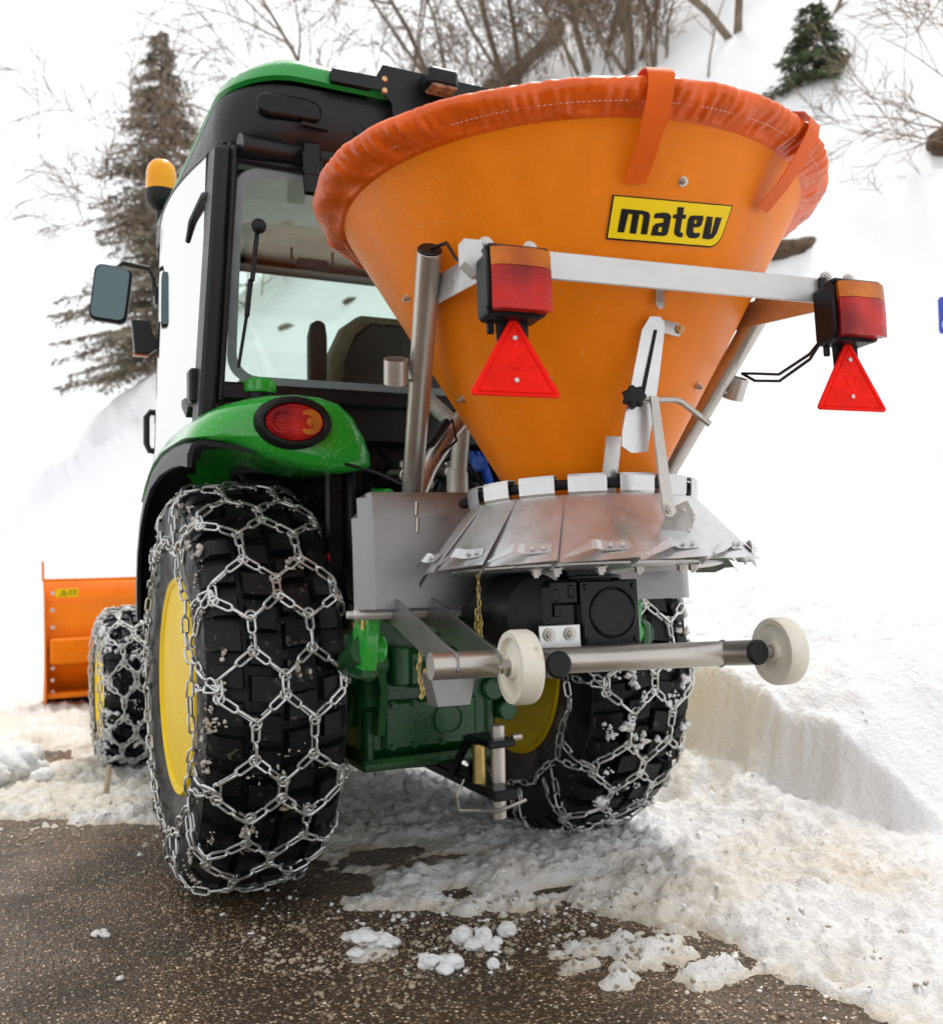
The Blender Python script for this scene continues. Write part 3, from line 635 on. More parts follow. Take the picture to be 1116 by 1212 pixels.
b = MB(); b.tube([(-.055, -.30, 1.34), (-.085, -.60, 1.205), (-.11, -.62, 1.07), (-.12, -.66, .98)], .022, 12); b.cyl((-.105, -.612, 1.10), (-.118, -.64, 1.03), .027, 14, .004); tpart(b, 'top_link', 'dirtywhite')
b = MB(); b.tube([(-.36, -.40, 1.145), (-.29, -.55, 1.10), (-.235, -.62, 1.06)], .0045, 6); b.tube([(-.20, -.30, 1.10), (-.14, -.52, 1.12), (-.05, -.55, 1.16)], .005, 6); b.tube([(-.02, -.5, 1.2), (-.06, -.58, 1.13), (-.03, -.6, 1.07)], .004, 6); tpart(b, 'cable', 'black')

# ------------------------------------------------------------------ fenders
TOP = [(-.715, 1.195), (-.698, 1.228), (-.668, 1.257), (-.628, 1.279), (-.58, 1.295), (-.52, 1.308), (-.45, 1.315), (-.39, 1.312), (-.34, 1.298), (-.30, 1.265), (-.27, 1.215), (-.252, 1.165), (-.25, 1.135)]
BOT = [(-.262, 1.126), (-.31, 1.117), (-.36, 1.113), (-.42, 1.120), (-.48, 1.134), (-.54, 1.152), (-.60, 1.172), (-.65, 1.186), (-.695, 1.190)]
def fender(s):
    loop = np.array(TOP+BOT); c = np.array([-.46, 1.205]); P = []
    for y, k, dz in ((.44, 1, -.115), (.36, 1, -.075), (.28, 1, -.045), (.18, 1, -.018), (0, 1, 0), (-.2, 1, 0), (-.33, 1, -.002), (-.385, .99, -.005), (-.418, .955, -.008), (-.440, .88, -.008), (-.452, .75, -.008), (-.458, .5, -.008), (-.460, .2, -.008), (-.460, .01, -.008)):
        q = c+(loop-c)*k
        P.append(np.stack([-s*q[:, 0] if s > 0 else q[:, 0], np.full(len(q), y), q[:, 1]+dz], 1))
    b = MB(); b.grid(np.array(P), wrap=True); f = tpart(b, 'fender', 'green', ang=50)
    # tail lamp
    q = s*.475; o = np.array([q, -.4635, 1.226])
    def ell(a, bb, y, n=40): t = np.arange(n)*2*np.pi/n; return np.stack([o[0]+a*np.cos(t), np.full(n, y), o[2]+bb*np.sin(t)], 1)
    b = MB(); b.grid(np.array([ell(.070, .044, -.476), ell(.075, .048, -.487), ell(.084, .056, -.488), ell(.094, .064, -.478), ell(.096, .066, -.45)]), wrap=True); b.add(ell(.072, .046, -.476), [tuple(range(39, -1, -1))]); lm = tpart(b, 'tail_lamp', 'black', f, 60)
    b = MB(); b.grid(np.array([ell(.0745, .0475, -.478), ell(.068, .043, -.486), ell(.05, .032, -.492), ell(.025, .016, -.495), ell(.001, .001, -.496)]), wrap=True); tpart(b, 'red_lens', 'red', lm, 60)
    b = MB(); u = o[0]+.034
    b.lathe([(.031, -.004), (.031, .004), (.026, .006), (.012, .004), (.006, .009), (0, .010)], (u, -.4885, o[2]), (0, -1, 0), 28); tpart(b, 'amber_lens', 'amber', lm, 60)
    b = MB(); b.lathe([(.030, 0), (.030, .005), (.024, .0055), (.022, .003), (.010, .003), (.005, .008), (0, .008)], (o[0]-.034, -.4885, o[2]), (0, -1, 0), 28); tpart(b, 'stop_lens', 'red', lm, 60)
    # black arch below
    path = [(.555, .70), (.56, .82), (.53, .93), (.45, 1.035), (.345, 1.105), (.21, 1.155), (.02, 1.180), (-.18, 1.184), (-.33, 1.178), (-.43, 1.165)]
    xs = [(-.27, -.01), (-.40, -.015), (-.56, -.012), (-.65, 0), (-.685, .004), (-.702, -.004), (-.708, -.022), (-.708, -.05)]
    P = []
    for i, (y, z) in enumerate(path):
        y0, z0 = path[max(i-1, 0)]; y1, z1 = path[min(i+1, len(path)-1)]; n = np.array([(z1-z0), -(y1-y0)]); n = n/np.linalg.norm(n); n = n if n[1] > 0 or n[0] > 0 else -n
        P.append([(s*abs(x), y+n[0]*h, z+n[1]*h) for x, h in xs])
    b = MB(); b.sheet(np.array(P), .012 if s > 0 else -.012)
    b.box((s*.285, .05, 1.0), (.02, .8, .34), .004)
    tpart(b, 'inner_arch', 'black', f, 50)
    return f
fl = fender(-1); fender(1)
b = MB(); b.lathe([(.050, 0), (.052, .004), (.052, .030), (.047, .037), (.030, .039), (0, .039)], (-.50, -.21, 1.335), (0, 0, 1), 32); 
for k in range(16):
    a = k*math.pi/8; b.box((-.50+.052*math.cos(a), -.21+.052*math.sin(a), 1.352), (.006, .006, .024), .001)
fc = tpart(b, 'fuel_cap', 'green'); b = MB(); b.cyl((-.50, -.21, 1.29), (-.50, -.21, 1.337), .044, 24); tpart(b, 'filler_neck', 'black', fc)

# ------------------------------------------------------------------ cab
cab = MB()
def rrect(hx, y0, y1, r, n=6):
    P = []
    for cx, cy, a in ((hx-r, y1-r, 0), (-hx+r, y1-r, 90), (-hx+r, y0+r, 180), (hx-r, y0+r, 270)):
        for k in range(n+1): t = rad(a+90*k/n); P.append((cx+r*math.cos(t), cy+r*math.sin(t)))
    return np.array(P)
def ringz(hx, y0, y1, r, z): q = rrect(hx, y0, y1, r, 8); return np.concatenate([q, (z+max(0, 2.0-z)*1.1*np.clip((q[:, 1:]-.1)/.7, 0, 1))], 1)
# side and rear frame of the cab
def bar(a, c, wx, wy, b=.008):
    a, c = np.array(a, float), np.array(c, float); mid = (a+c)/2; u, v, d = frame(c-a, (0, 1, 0))
    cab.box(mid, (wx, wy, np.linalg.norm(c-a)), b, R=np.stack([u, v, d], 1))
for s in (-1, 1):
    bar((s*.648, -.225, 1.22), (s*.620, -.335, 1.93), .040, .10)                  # corner post
    bar((s*.612, -.262, 1.30), (s*.592, -.375, 1.93), .022, .022)                  # rear seal
    bar((s*.575, 1.05, 1.05), (s*.55, .92, 2.03), .05, .06)                        # front post
    bar((s*.63, -.20, 1.27), (s*.61, .45, 1.13), .03, .05); bar((s*.60, .42, 1.14), (s*.585, 1.06, 1.02), .03, .05)
    bar((s*.605, -.335, 1.925), (s*.555, .93, 2.035), .05, .05)
bar((-.61, -.345, 1.915), (.61, -.345, 1.915), .05, .05); bar((-.62, -.215, 1.335), (.62, -.215, 1.335), .05, .05); bar((-.55, .94, 2.06), (.55, .94, 2.06), .03, .02); bar((-.60, 1.05, 1.05), (.60, 1.05, 1.05), .06, .06)
cab.box((-.625, -.20, 1.27), (.06, .10, .12), .01); cab.box((.625, -.20, 1.27), (.06, .10, .12), .01)
cab.box((0, .40, .98), (1.16, 1.2, .08), .01); cab.box((0, -.17, 1.27), (1.22, .10, .12), .01)
cabf = cab.build('cab_frame', M['cabblack'], tractor)
# headliner and roof
b = MB(); b.grid(np.array([ringz(.56, -.32, 0.84, .15, 1.905), ringz(.592, -.355, 0.87, .16, 1.918), ringz(.610, -.385, 0.90, .17, 1.945), ringz(.620, -.405, 0.92, .18, 1.985), ringz(.622, -.418, 0.93, .18, 2.03), ringz(.618, -.424, 0.93, .18, 2.072), ringz(.610, -.420, 0.92, .18, 2.090), ringz(.55, -.34, 0.84, .18, 2.094)]), wrap=True)
b.box((0, -.30, 1.99), (1.0, .12, .12), .02); b.tube([(x, -.372-.012*math.cos(x*9), 1.925+.02*math.cos(x*2.2)) for x in np.linspace(-.58, .58, 30)], .030, 12)
for x in (-.30, .02): b.tube([(x, -.385, 2.04), (x+.03, -.408, 2.0), (x+.04, -.40, 1.95), (x+.02, -.365, 1.91)], .020, 10)
for x, w_ in ((-.12, .16), (.2, .18)): b.ball((x, -.372, 1.955), 1, 20, 12, (w_*.6, .045, .05))
roofl = tpart(b, 'roof_liner', 'cabblack', cabf, 50)
b = MB(); q = [(x, z) for x, z in [(-.085, .0), (-.080, .020), (-.06, .030), (.04, .032), (.075, .026), (.085, .010), (.082, -.018), (.06, -.028), (-.055, -.030), (-.08, -.022)]]
b.prism(q, (-.465, -.428, 2.030), (1, 0, 0), (0, 0, 1), -.03); tpart(b, 'work_lamp_recess', 'blackgl', roofl, 40, .009)
R_ = [ringz(.612, -.412, 0.93, .19, 2.088), ringz(.617, -.425, 0.94, .19, 2.095), ringz(.606, -.428, 0.94, .19, 2.118), ringz(.575, -.415, 0.92, .19, 2.142), ringz(.50, -.37, 0.86, .18, 2.163), ringz(.40, -.26, 0.76, .16, 2.188), ringz(.2, -.08, 0.70, .1, 2.20), ringz(.02, .2, .3, .01, 2.204)]
for k, r in enumerate(R_):
    x, y = r[:, 0], r[:, 1]
    pod = np.exp(-((np.abs(x)-.46)/.13)**2)*np.exp(-((y+.36)/.16)**2)       # rounded rear corner pods
    r[:, 2] += .016*pod*(1 if k > 1 else .8); r[:, 1] -= .016*pod*(1 if k < 5 else .3)
b = MB(); b.grid(np.array(R_), wrap=True); b.box((0, .34, 2.100), (1.1, 1.3, .010), .004); tpart(b, 'roof', 'roofgreen', cabf, 50)
# number-plate carrier with lamp
b = MB(); P = [(-.150, .028), (-.150, -.004), (-.02, -.002), (.012, -.030), (.016, -.070), (.62, -.070), (.62, .066), (-.012, .066), (-.03, .032)]
b.prism([(x-.215+.0, z) for x, z in P], (0, -.455, 2.107), (1, 0, 0), (0, 0, 1), .004); b.box((-.31, -.44, 2.120), (.11, .03, .030), .004)
pc = tpart(b, 'plate_carrier', 'cabblack')
b = MB()
for z in (2.136, 2.106): b.ball((-.222, -.459, z), .0085, 10, 6, (1, .6, 1)); b.cyl((-.222, -.455, z), (-.222, -.458, z), .011, 14)
tpart(b, 'bolt', 'brass', pc)
b = MB(); b.box((-.085, -.50, 2.138), (.085, .07, .052), .010); pl = tpart(b, 'plate_lamp', 'black', pc)
b = MB(); b.box((-.085, -.512, 2.110), (.070, .052, .010), .003); tpart(b, 'lamp_glass', 'lampclear', pl)
# glazing
def pane(name, P, m='glass', t=.004): b = MB(); b.prism([(0, 0)]*0 or [(p[0], p[1]) for p in P[0]], *P[1:], t); return tpart(b, name, m, cabf)
TH = math.atan2(.115, .555)   # lean of the rear window
ux = np.array([1., 0, 0]); uz = np.array([0, -math.sin(TH), math.cos(TH)]); ow = np.array([0, -.235, 1.335])
rr = rrect(.592, .02, .568, .07)
gl_r = pane('rear_window', (rr, ow, ux, uz))
b = MB(); ri = rrect(.515, .045, .545, .06); n_ = np.cross(ux, uz)
A = np.array([ow+ux*p[0]+uz*p[1]-n_*-.0008 for p in rrect(.590, .022, .566, .07, 6)]); B = np.array([ow+ux*p[0]+uz*p[1]-n_*-.0008 for p in rrect(.566, .042, .549, .06, 6)])
nn = np.cross(ux, uz); b.sheet(np.array([np.r_[A, A[:1]], np.r_[B, B[:1]]]), .001); ob = tpart(b, 'window_border', 'frost', gl_r, 60); ob.location = tuple(nn*.006)
for s in (-1, 1):
    b = MB()
    P = []
    for t_ in np.linspace(0, 1, 12):
        row = []
        for u in np.linspace(0, 1, 25):
            zb = 1.255-.19*u**.8; z_ = zb+(1.935-zb)*t_; q_ = (z_-1.06)/.86; y_ = (-.17-.105*q_)*(1-u)+(1.02-.12*q_)*u
            row.append((s*(.636-.072*u*u+.014*(1.95-z_)+.040*(1-((2*u-1)**2))), y_, z_+.09*u*max(0, (z_-1.5)/.43)))
        P.append(row)
    b.sheet(np.array(P), .004); dw = tpart(b, 'door_window', 'doorglass', cabf); P = np.array(P); b = MB(); b.tube(np.concatenate([P[:, 0], P[-1, 1:], P[::-1, -1][1:], P[0, ::-1][1:-1]]), .0075, 6, closed=True); tpart(b, 'door_seal', 'cabblack', dw)
b = MB(); b.prism([(-.57, 1.09), (.57, 1.09), (.545, 1.93), (-.545, 1.93)], (0, 1.165, .0), (1, 0, 0), (0, -.125, 1.07), .004); tpart(b, 'windscreen', 'glass', cabf)
# wiper, hinge, handle
b = MB(); b.ball((-.535, -.383, 1.730), .019, 16, 10, (1, .8, 1)); b.cyl((-.535, -.36, 1.73), (-.535, -.385, 1.73), .012, 12)
b.box((-.543, -.372, 1.66), (.012, .010, .14), .003, R=np.array(Matrix.Rotation(rad(6), 3, 'Y'))); b.tube([(-.55, -.365, 1.59), (-.558, -.335, 1.50), (-.57, -.30, 1.385)], .0045, 6)
b.box((-.553, -.345, 1.555), (.012, .014, .10), .003, R=np.array(Matrix.Rotation(rad(6), 3, 'Y'))); tpart(b, 'wiper', 'black', cabf)
b = MB(); b.box((-.408, -.415, 1.905), (.048, .03, .09), .006); b.prism([(-.026, 0), (.026, 0), (.022, -.09), (-.022, -.09)], (-.405, -.405, 1.905), (1, 0, 0), (0, .12, 1), .018); bolt(b, (-.405, -.412, 1.835), (0, -1, 0), .007); b.cyl((-.44, -.44, 1.985), (-.37, -.44, 1.982), .007, 10, .002); tpart(b, 'window_latch', 'blackgl', cabf, 40, .002)
b = MB(); b.box((-.665, -.21, 1.345), (.03, .05, .09), .006); b.prism([(0, 0), (.05, .03), (.10, .03), (.10, .012), (.03, -.025)], (-.672, -.16, 1.30), (0, 1, 0), (0, 0, 1), .016); b.box((-.648, -.245, 1.35), (.02, .03, .06), .005); tpart(b, 'door_hinge', 'cabblack', cabf); b = MB(); b.box((-.628, -.30, 1.82), (.03, .05, .06), .006); b.tube([(-.633, -.30, 1.83), (-.648, -.27, 1.83), (-.658, -.15, 1.80), (-.658, -.10, 1.76)], .009, 8); tpart(b, 'door_hinge', 'cabblack', cabf)
b = MB(); b.tube([(-.575, 1.00, 1.445), (-.61, 1.0, 1.45), (-.625, 1.0, 1.43), (-.625, 1.0, 1.33), (-.615, 1.0, 1.305), (-.575, 1.0, 1.30)], .012, 10); b.box((-.575, 1.0, 1.43), (.04, .05, .05), .008); tpart(b, 'grab_handle', 'cabblack', cabf)
# mirror
b = MB(); b.tube([(-.56, 1.05, 1.905), (-.585, 1.05, 1.91), (-.59, 1.05, 1.97), (-.61, 1.05, 2.01), (-.70, 1.05, 2.02), (-.72, 1.05, 2.0), (-.725, 1.05, 1.96)], .010, 10); b.box((-.565, 1.05, 1.905), (.05, .07, .08), .01); ma = tpart(b, 'mirror_arm', 'cabblack', cabf)
b = MB(); q = rrect(.068, -.108, .108, .028); mr = np.array(Matrix.Rotation(rad(-12), 3, 'Z')@Matrix.Rotation(rad(7), 3, 'Y')); b.prism(q, np.array((-.748, 1.03, 1.895)), mr[:, 0], mr[:, 2], -.04); mh = tpart(b, 'mirror_housing', 'cabblack', ma, 35, .008)
b = MB(); q = rrect(.059, -.098, .098, .022); b.prism(q, np.array((-.748, 1.03, 1.895))+mr[:, 1]*-.006, mr[:, 0], mr[:, 2], .003); tpart(b, 'mirror_glass', 'mirror', mh)
# front indicator on its stalk
b = MB(); b.prism([(-.045, .06), (.02, .06), (.035, .0), (.06, -.02), (.085, -.02), (.085, -.035), (.05, -.04), (.02, -.065), (-.035, -.065)], (-.632, 1.03, 1.735), (1, 0, 0), (0, 0, 1), .04); b.tube([(-.555, 1.03, 1.71), (-.54, 1.03, 1.73), (-.535, 1.03, 1.80), (-.54, 1.03, 1.9)], .010, 8); il = tpart(b, 'indicator_housing', 'cabblack', cabf, 35, .008)
b = MB(); b.box((-.642, 1.02, 1.667), (.055, .03, .010), .003); tpart(b, 'indicator_lens', 'amber', il)
b = MB()
for z in (1.77, 1.70): b = MB(); b.cyl((-.647, 1.032, z), (-.647, 1.022, z), .010, 12); tpart(b, 'screw', 'black', il)
# beacon
b = MB(); b.tube([(-0.570, .95, 2.02), (-0.575, .95, 2.06), (-0.575, .95, 2.16)], .013, 10); b.cyl((-0.575, .95, 2.15), (-0.575, .95, 2.21), .020, 14, .003); b.box((-0.565, .95, 2.04), (.05, .03, .04), .006); b.box((-0.570, .94, 2.145), (.05, .035, .025), .004); bs = tpart(b, 'beacon_stand', 'cabblack', cabf)
b = MB(); b.lathe([(.02, 0), (.035, .005), (.055, .028), (.058, .05), (.058, .075), (0, .075)], (-0.575, .95, 2.205), (0, 0, 1), 28); bc = tpart(b, 'beacon_base', 'black', bs)
b = MB(); b.lathe([(.055, 0), (.056, .02), (.055, .07), (.048, .095), (.033, .112), (.015, .119), (0, .120)], (-0.575, .95, 2.281), (0, 0, 1), 32); m = M['amber']; tpart(b, 'beacon_dome', 'beacon', bc, 60)
# interior
b = MB(); b.box((0, .30, 1.995), (1.06, 1.24, .016), .004, R=np.array(Matrix.Rotation(rad(6.3), 3, 'X'))); tpart(b, 'headliner', 'liner', cabf)
b = MB(); b.box((-.09, .62, 1.965), (.12, .02, .045), .008); b.tube([(-.17, .62, 2.02), (-.17, .62, 1.98), (-.15, .62, 1.965)], .005, 6); b.tube([(-.03, .62, 1.965), (-.015, .62, 1.98), (-.015, .62, 2.02)], .005, 6); tpart(b, 'interior_mirror', 'black', cabf)
b = MB(); q = [(-.235, 0), (-.245, .10), (-.235, .24), (-.19, .34), (-.13, .385), (.13, .385), (.19, .34), (.235, .24), (.245, .10), (.235, 0)]
b.prism(q, (.08, .24, 1.30), (1, 0, 0), (0, -.12, 1), -.10); b.box((.08, .46, 1.25), (.48, .46, .12), .03); se = tpart(b, 'seat', 'seat', cabf, 35, .025)
b = MB(); q2 = [(x*.84, z*.93) for x, z in q]; b.prism(q2, (.08, .225, 1.30), (1, 0, 0), (0, -.12, 1), -.02); tpart(b, 'seat_shell', 'blackgl', se, 35, .008)
b = MB(); q = [(-.03, 0), (-.032, .19), (-.022, .235), (.0, .245), (.022, .235), (.028, .19), (.03, 0)]; b.prism(q, (-.215, .16, 1.40), (1, 0, 0), (0, -.05, 1), -.04); tpart(b, 'lever_console', 'black', cabf, 35, .01)
b = MB(); t = np.arange(28)*2*np.pi/28; b.tube(np.stack([-.02+.19*np.cos(t), .84+.17*np.sin(t), 1.48+.09*np.sin(t)], 1), .015, 8, closed=True); b.tube([(-.02, .84, 1.48), (-.02, .95, 1.2)], .03, 10); b.box((-.02, .84, 1.48), (.36, .03, .02), .006); b.box((-.02, 1.0, 1.22), (.5, .14, .24), .03); tpart(b, 'steering_column', 'black', cabf)
# bonnet and front axle, hidden behind the cab from here
b = MB(); P = []
for y, hw_, zt in ((1.08, .36, 1.24), (1.3, .36, 1.26), (1.7, .35, 1.22), (2.1, .33, 1.14), (2.28, .29, 1.04), (2.33, .22, .92)):
    P.append([(-hw_, y, .66), (-hw_, y, zt-.14), (-hw_*.93, y, zt-.05), (-hw_*.7, y, zt-.01), (0, y, zt), (hw_*.7, y, zt-.01), (hw_*.93, y, zt-.05), (hw_, y, zt-.14), (hw_, y, .66)])
b.grid(np.array(P)); b.prism([(p[0], p[2]) for p in P[-1]], (0, 2.33, 0), (1, 0, 0), (0, 0, 1), -.01); tpart(b, 'bonnet', 'green', ang=40)
b = MB(); b.cyl((-.52, YF, .36), (.52, YF, .36), .06, 16, .01); b.box((0, 1.9, .55), (.5, .9, .2), .02); b.box((-.30, 1.20, .40), (.05, 1.0, .10), .01)
for s in (-1, 1): b.cyl((s*.50, YF, .28), (s*.50, YF, .50), .06, 16, .01)
tpart(b, 'front_axle', 'dgreen')
b = MB(); t = np.arange(20)*2*np.pi/20
for dz in (0, .035): b.tube(np.stack([-.50+.052*np.cos(t), 1.05+.052*np.sin(t), np.full(20, .36+dz+.0)], 1), .007, 6, closed=True)
b.lathe([(.046, 0), (.050, .035), (.046, .035), (.042, .004), (0, .004)], (-.50, 1.05, .36), (0, 0, 1), 24); b.box((-.46, 1.05, .375), (.16, .02, .012), .003); tpart(b, 'step', 'green')

# ------------------------------------------------------------------ hopper spreader
SO = np.array([0, -1.005, 1.014]); th_ = math.asin(.06); yw = rad(-6.3)
RS = np.array(Matrix.Rotation(yw, 3, 'Z'))@np.array([[1, 0, 0], [0, math.cos(th_), math.sin(th_)], [0, -math.sin(th_), math.cos(th_)]])
spreader = empty('salt_spreader', (0, 0, 0), 'orange cone hopper spreader on a steel frame behind the tractor', 'salt spreader')
mw = Matrix(RS.tolist()).to_4x4(); mw.translation = Vector((SO+RS@np.array([0, 0, -.40])).tolist()); spreader.matrix_world = mw
OFFS['salt_spreader'] = (0, 0, .40)
def sp(mb, name, m, parent=spreader, ang=35, bevel=0.): return mb.build(name, M[m], parent, ang, bevel)
CK = (.49-.145)/.6
def cone(az, z, lift=0.):
    a = np.radians(np.asarray(az, float)); r = .145+CK*np.asarray(z, float)+lift; return np.stack([r*np.sin(a), -r*np.cos(a), np.asarray(z, float)+0*a], -1)
def cnorm(az): a = math.radians(az); n = np.array([math.sin(a), -math.cos(a), -CK]); return n/np.linalg.norm(n)
b = MB(); ripple = lambda i, a: .0012*np.sin(a*3+i)+.0008*np.sin(a*7)
b.lathe([(.128, -.06), (.131, -.05), (.1335, -.02), (.145, 0), (.145+CK*.15, .15), (.145+CK*.3, .3), (.145+CK*.45, .45), (.145+CK*.57, .57), (.49, .6), (.505, .612), (.505, .63), (.485, .632), (.47, .6), (.14, .02)], n=128, rfun=lambda i, a: ripple(i, a) if 2 < i < 8 else 0*a)
hop = sp(b, 'hopper', 'orange')
# name plate on the cone
LOGO = {"m":[[-14.02,.4301],[-13.4,.4648],[-7.84,.4628],[-6.47,.4611],[-5.87,.4563],[-5.92,.4277],[-7.75,.428],[-7.62,.4525],[-7.88,.4569],[-8.72,.4571],[-8.98,.4281],[-10.8,.4287],[-10.51,.4567],[-11.56,.4574],[-12.21,.4296]],"a":[[-4.51,.4602],[-2.21,.4626],[-.97,.4618],[-.21,.458],[-.12,.4505],[-.09,.4342],[-.34,.4297],[-1.33,.4276],[-4.92,.4269],[-4.69,.4406],[-4.03,.4452],[-2.08,.4476],[-2.02,.4516],[-2.3,.4536],[-3.1,.4536],[-4.86,.4524],[-4.76,.4584]],"a_hole":[[-2.97,.4403],[-2.04,.4408],[-2.05,.4332],[-3.01,.4331]],"t":[[1.04,.4728],[2.88,.4735],[3.07,.463],[4.01,.4633],[4.09,.4573],[3.12,.4565],[3.36,.4386],[3.67,.4359],[4.4,.436],[4.48,.429],[3.02,.4289],[1.84,.4321],[1.56,.4363],[1.37,.4553],[.35,.4555],[.37,.4611],[1.3,.4617]],"e":[[5.18,.4621],[5.76,.4637],[9.06,.4665],[9.46,.4625],[9.46,.4525],[8.74,.4485],[7.17,.4466],[7.38,.4406],[7.87,.4388],[9.71,.4409],[9.85,.435],[8.84,.4312],[6.7,.43],[5.55,.4336],[5.17,.4388],[4.85,.4572]],"e_hole":[[6.9,.4579],[7.52,.4584],[7.65,.453],[6.98,.4524]],"v":[[10.26,.4667],[12.3,.4682],[13.21,.4429],[13.56,.4433],[13.23,.4689],[15.37,.4708],[15.4,.4465],[14.71,.4378],[13.36,.4338],[10.85,.433]],"plate":[[-15.76,0.4856],[-10.9,0.4834],[-5.85,0.4823],[-0.56,0.4825],[5.07,0.4841],[11.15,0.4877],[17.88,0.4937],[18.01,0.4761],[17.99,0.4601],[17.9,0.4415],[17.2,0.4326],[16.21,0.4268],[14.79,0.4229],[7.44,0.4187],[0.79,0.4167],[-5.39,0.4165],[-11.24,0.4177],[-16.85,0.4201],[-16.28,0.4532]]}
KA = math.radians(1)*.30
def flat2d(name, loops, m, parent, lift, t):
    """filled outline (az, z) with holes, finely cut and wrapped on to the cone"""
    cu = bpy.data.curves.new(name, 'CURVE'); cu.dimensions = '2D'; cu.fill_mode = 'BOTH'
    for L in loops:
        k = len(L); s = cu.splines.new('POLY'); pts = []
        for i in range(k):
            p, q = np.array(L[i]), np.array(L[(i+1) % k]); n = max(1, int(abs(q[0]-p[0])/1.2))
            for j in range(n): pts.append(p+(q-p)*j/n)
        s.points.add(len(pts)-1); s.use_cyclic_u = True
        for i, p in enumerate(pts): s.points[i].co = (p[0]*KA, p[1], 0, 1)
    o = bpy.data.objects.new(name, cu); col.objects.link(o)
    me = bpy.data.meshes.new_from_object(o.evaluated_get(bpy.context.evaluated_depsgraph_get())); bpy.data.objects.remove(o); bpy.data.curves.remove(cu)
    import bmesh
    bm = bmesh.new(); bm.from_mesh(me); bmesh.ops.remove_doubles(bm, verts=bm.verts, dist=1e-6)
    x0 = min(v.co.x for v in bm.verts); x1 = max(v.co.x for v in bm.verts)
    for c in np.arange(x0+.008, x1, .012): bmesh.ops.bisect_plane(bm, geom=bm.verts[:]+bm.edges[:]+bm.faces[:], plane_co=(c, 0, 0), plane_no=(1, 0, 0))
    bmesh.ops.recalc_face_normals(bm, faces=bm.faces)
    for v in bm.verts:
        p = cone(v.co.x/KA, v.co.y, lift); v.co = Vector((p+np.array(OFFS['salt_spreader'])).tolist())
    bm.to_mesh(me); bm.free(); me.materials.clear(); me.materials.append(m)
    ob = bpy.data.objects.new(name, me); col.objects.link(ob); ob.parent = parent; return ob
def inset(L, d):
    P = np.array(L)*np.array([KA, 1]); k = len(P); A = sum(P[i][0]*P[(i+1) % k][1]-P[(i+1) % k][0]*P[i][1] for i in range(k)); s = 1 if A > 0 else -1; Q = []
    for i in range(k):
        e0 = P[i]-P[i-1]; e1 = P[(i+1) % k]-P[i]; n0 = s*np.array([-e0[1], e0[0]])/np.linalg.norm(e0); n1 = s*np.array([-e1[1], e1[0]])/np.linalg.norm(e1); n = n0+n1; n /= (n@n0)+1e-9; Q.append((P[i]+n*d)/np.array([KA, 1]))
    return Q
plate = flat2d('name_plate', [LOGO['plate']], M['ink'], hop, .0025, 0)
flat2d('plate_face', [inset(LOGO['plate'], .0022)], M['label'], plate, .0034, 0)
for ch in 'matev':
    flat2d('letter', [LOGO[ch]]+([LOGO[ch+'_hole']] if ch+'_hole' in LOGO else []), M['ink'], plate, .0043, 0)
for az, z in ((1.2, .512), (-88, .206), (-37.8, .203), (41.3, .207), (80, .40), (130, .21), (-86.4, .406)):
    b = MB(); bolt(b, cone(az, z), cnorm(az), .0062, .008); sp(b, 'bolt', 'steel', hop)
# tarpaulin cover gathered under the rim
prof = [(.4905, .5945), (.496, .5985), (.506, .602), (.518, .606), (.530, .612), (.540, .620), (.5445, .629), (.541, .638), (.530, .644), (.512, .647), (.47, .647), (.38, .646), (.25, .645), (.12, .645), (0.0, .645)]
aa = rng.uniform(0, 6.28, 36); fr_ = np.r_[rng.integers(20, 90, 12), rng.integers(90, 190, 24)]
def wr(i, a):
    amp = (.5, .9, 1.1, 1.1, 1.0, .6, .3, .2, .18, .25, .4, .6, .6, .3, 0)[i]
    v = sum(np.sin(a*f+p+.30*i*(1 if f % 2 else -1)+1.3*np.sin(a*3+p)) for f, p in zip(fr_, aa))/20
    w_ = amp*.015*v*(.75+.7*np.sin(a*2.3+.7)+.5*np.sin(a*7+2+.4*i))+amp*.006*np.sin(a*23+2.2*np.sin(a*5)+i*.9)+.016*np.exp(-((a-4.95)/.6)**2)*(2 < i < 10)+.004*np.sin(a*5+1)*(i > 2)
    return np.maximum(w_, -.001)+.003 if i < 2 else np.maximum(w_, -.006)
b = MB(); b.lathe(prof, n=1200, rfun=wr); cov = sp(b, 'cover', 'tarp', ang=180)
b = MB()
t = np.linspace(0, 2*np.pi, 361); ph_ = .535
for k in range(0, 720, 2):
    a0 = k*math.pi/360; a1 = a0+math.pi/360*1.1
    b.tube([((.522)*math.sin(q), -(.522)*math.cos(q), .6055) for q in (a0, a1)], .0005, 4)
sp(b, 'seam', 'stickerw', cov)
for az, top in ((-9.3, 0), (29, 0), (130, 0), (190, 0)):
    a = math.radians(az); er = np.array([math.sin(a), -math.cos(a), 0]); et = np.array([math.cos(a), math.sin(a), 0])
    path = [(.490, .659, 0), (.522, .658, 0), (.543, .650, 0), (.552, .636, 0), (.548, .618, 0), (.537, .600, 0), (.524, .580, -.002), (.506, .556, -.006), (.486, .532, -.010), (.462, .510, -.014), (.448, .498, -.016)]
    b = MB(); P = []
    for q, (r, z, dx) in enumerate(path):
        wdt = .023*(1-.12*(q > 6)); P.append([er*r+et*(w_+dx)+np.array([0, 0, z]) for w_ in np.linspace(-wdt, wdt, 5)])
    b.sheet(np.array(P), .0022); sp(b, 'strap', 'strap', cov, 60)

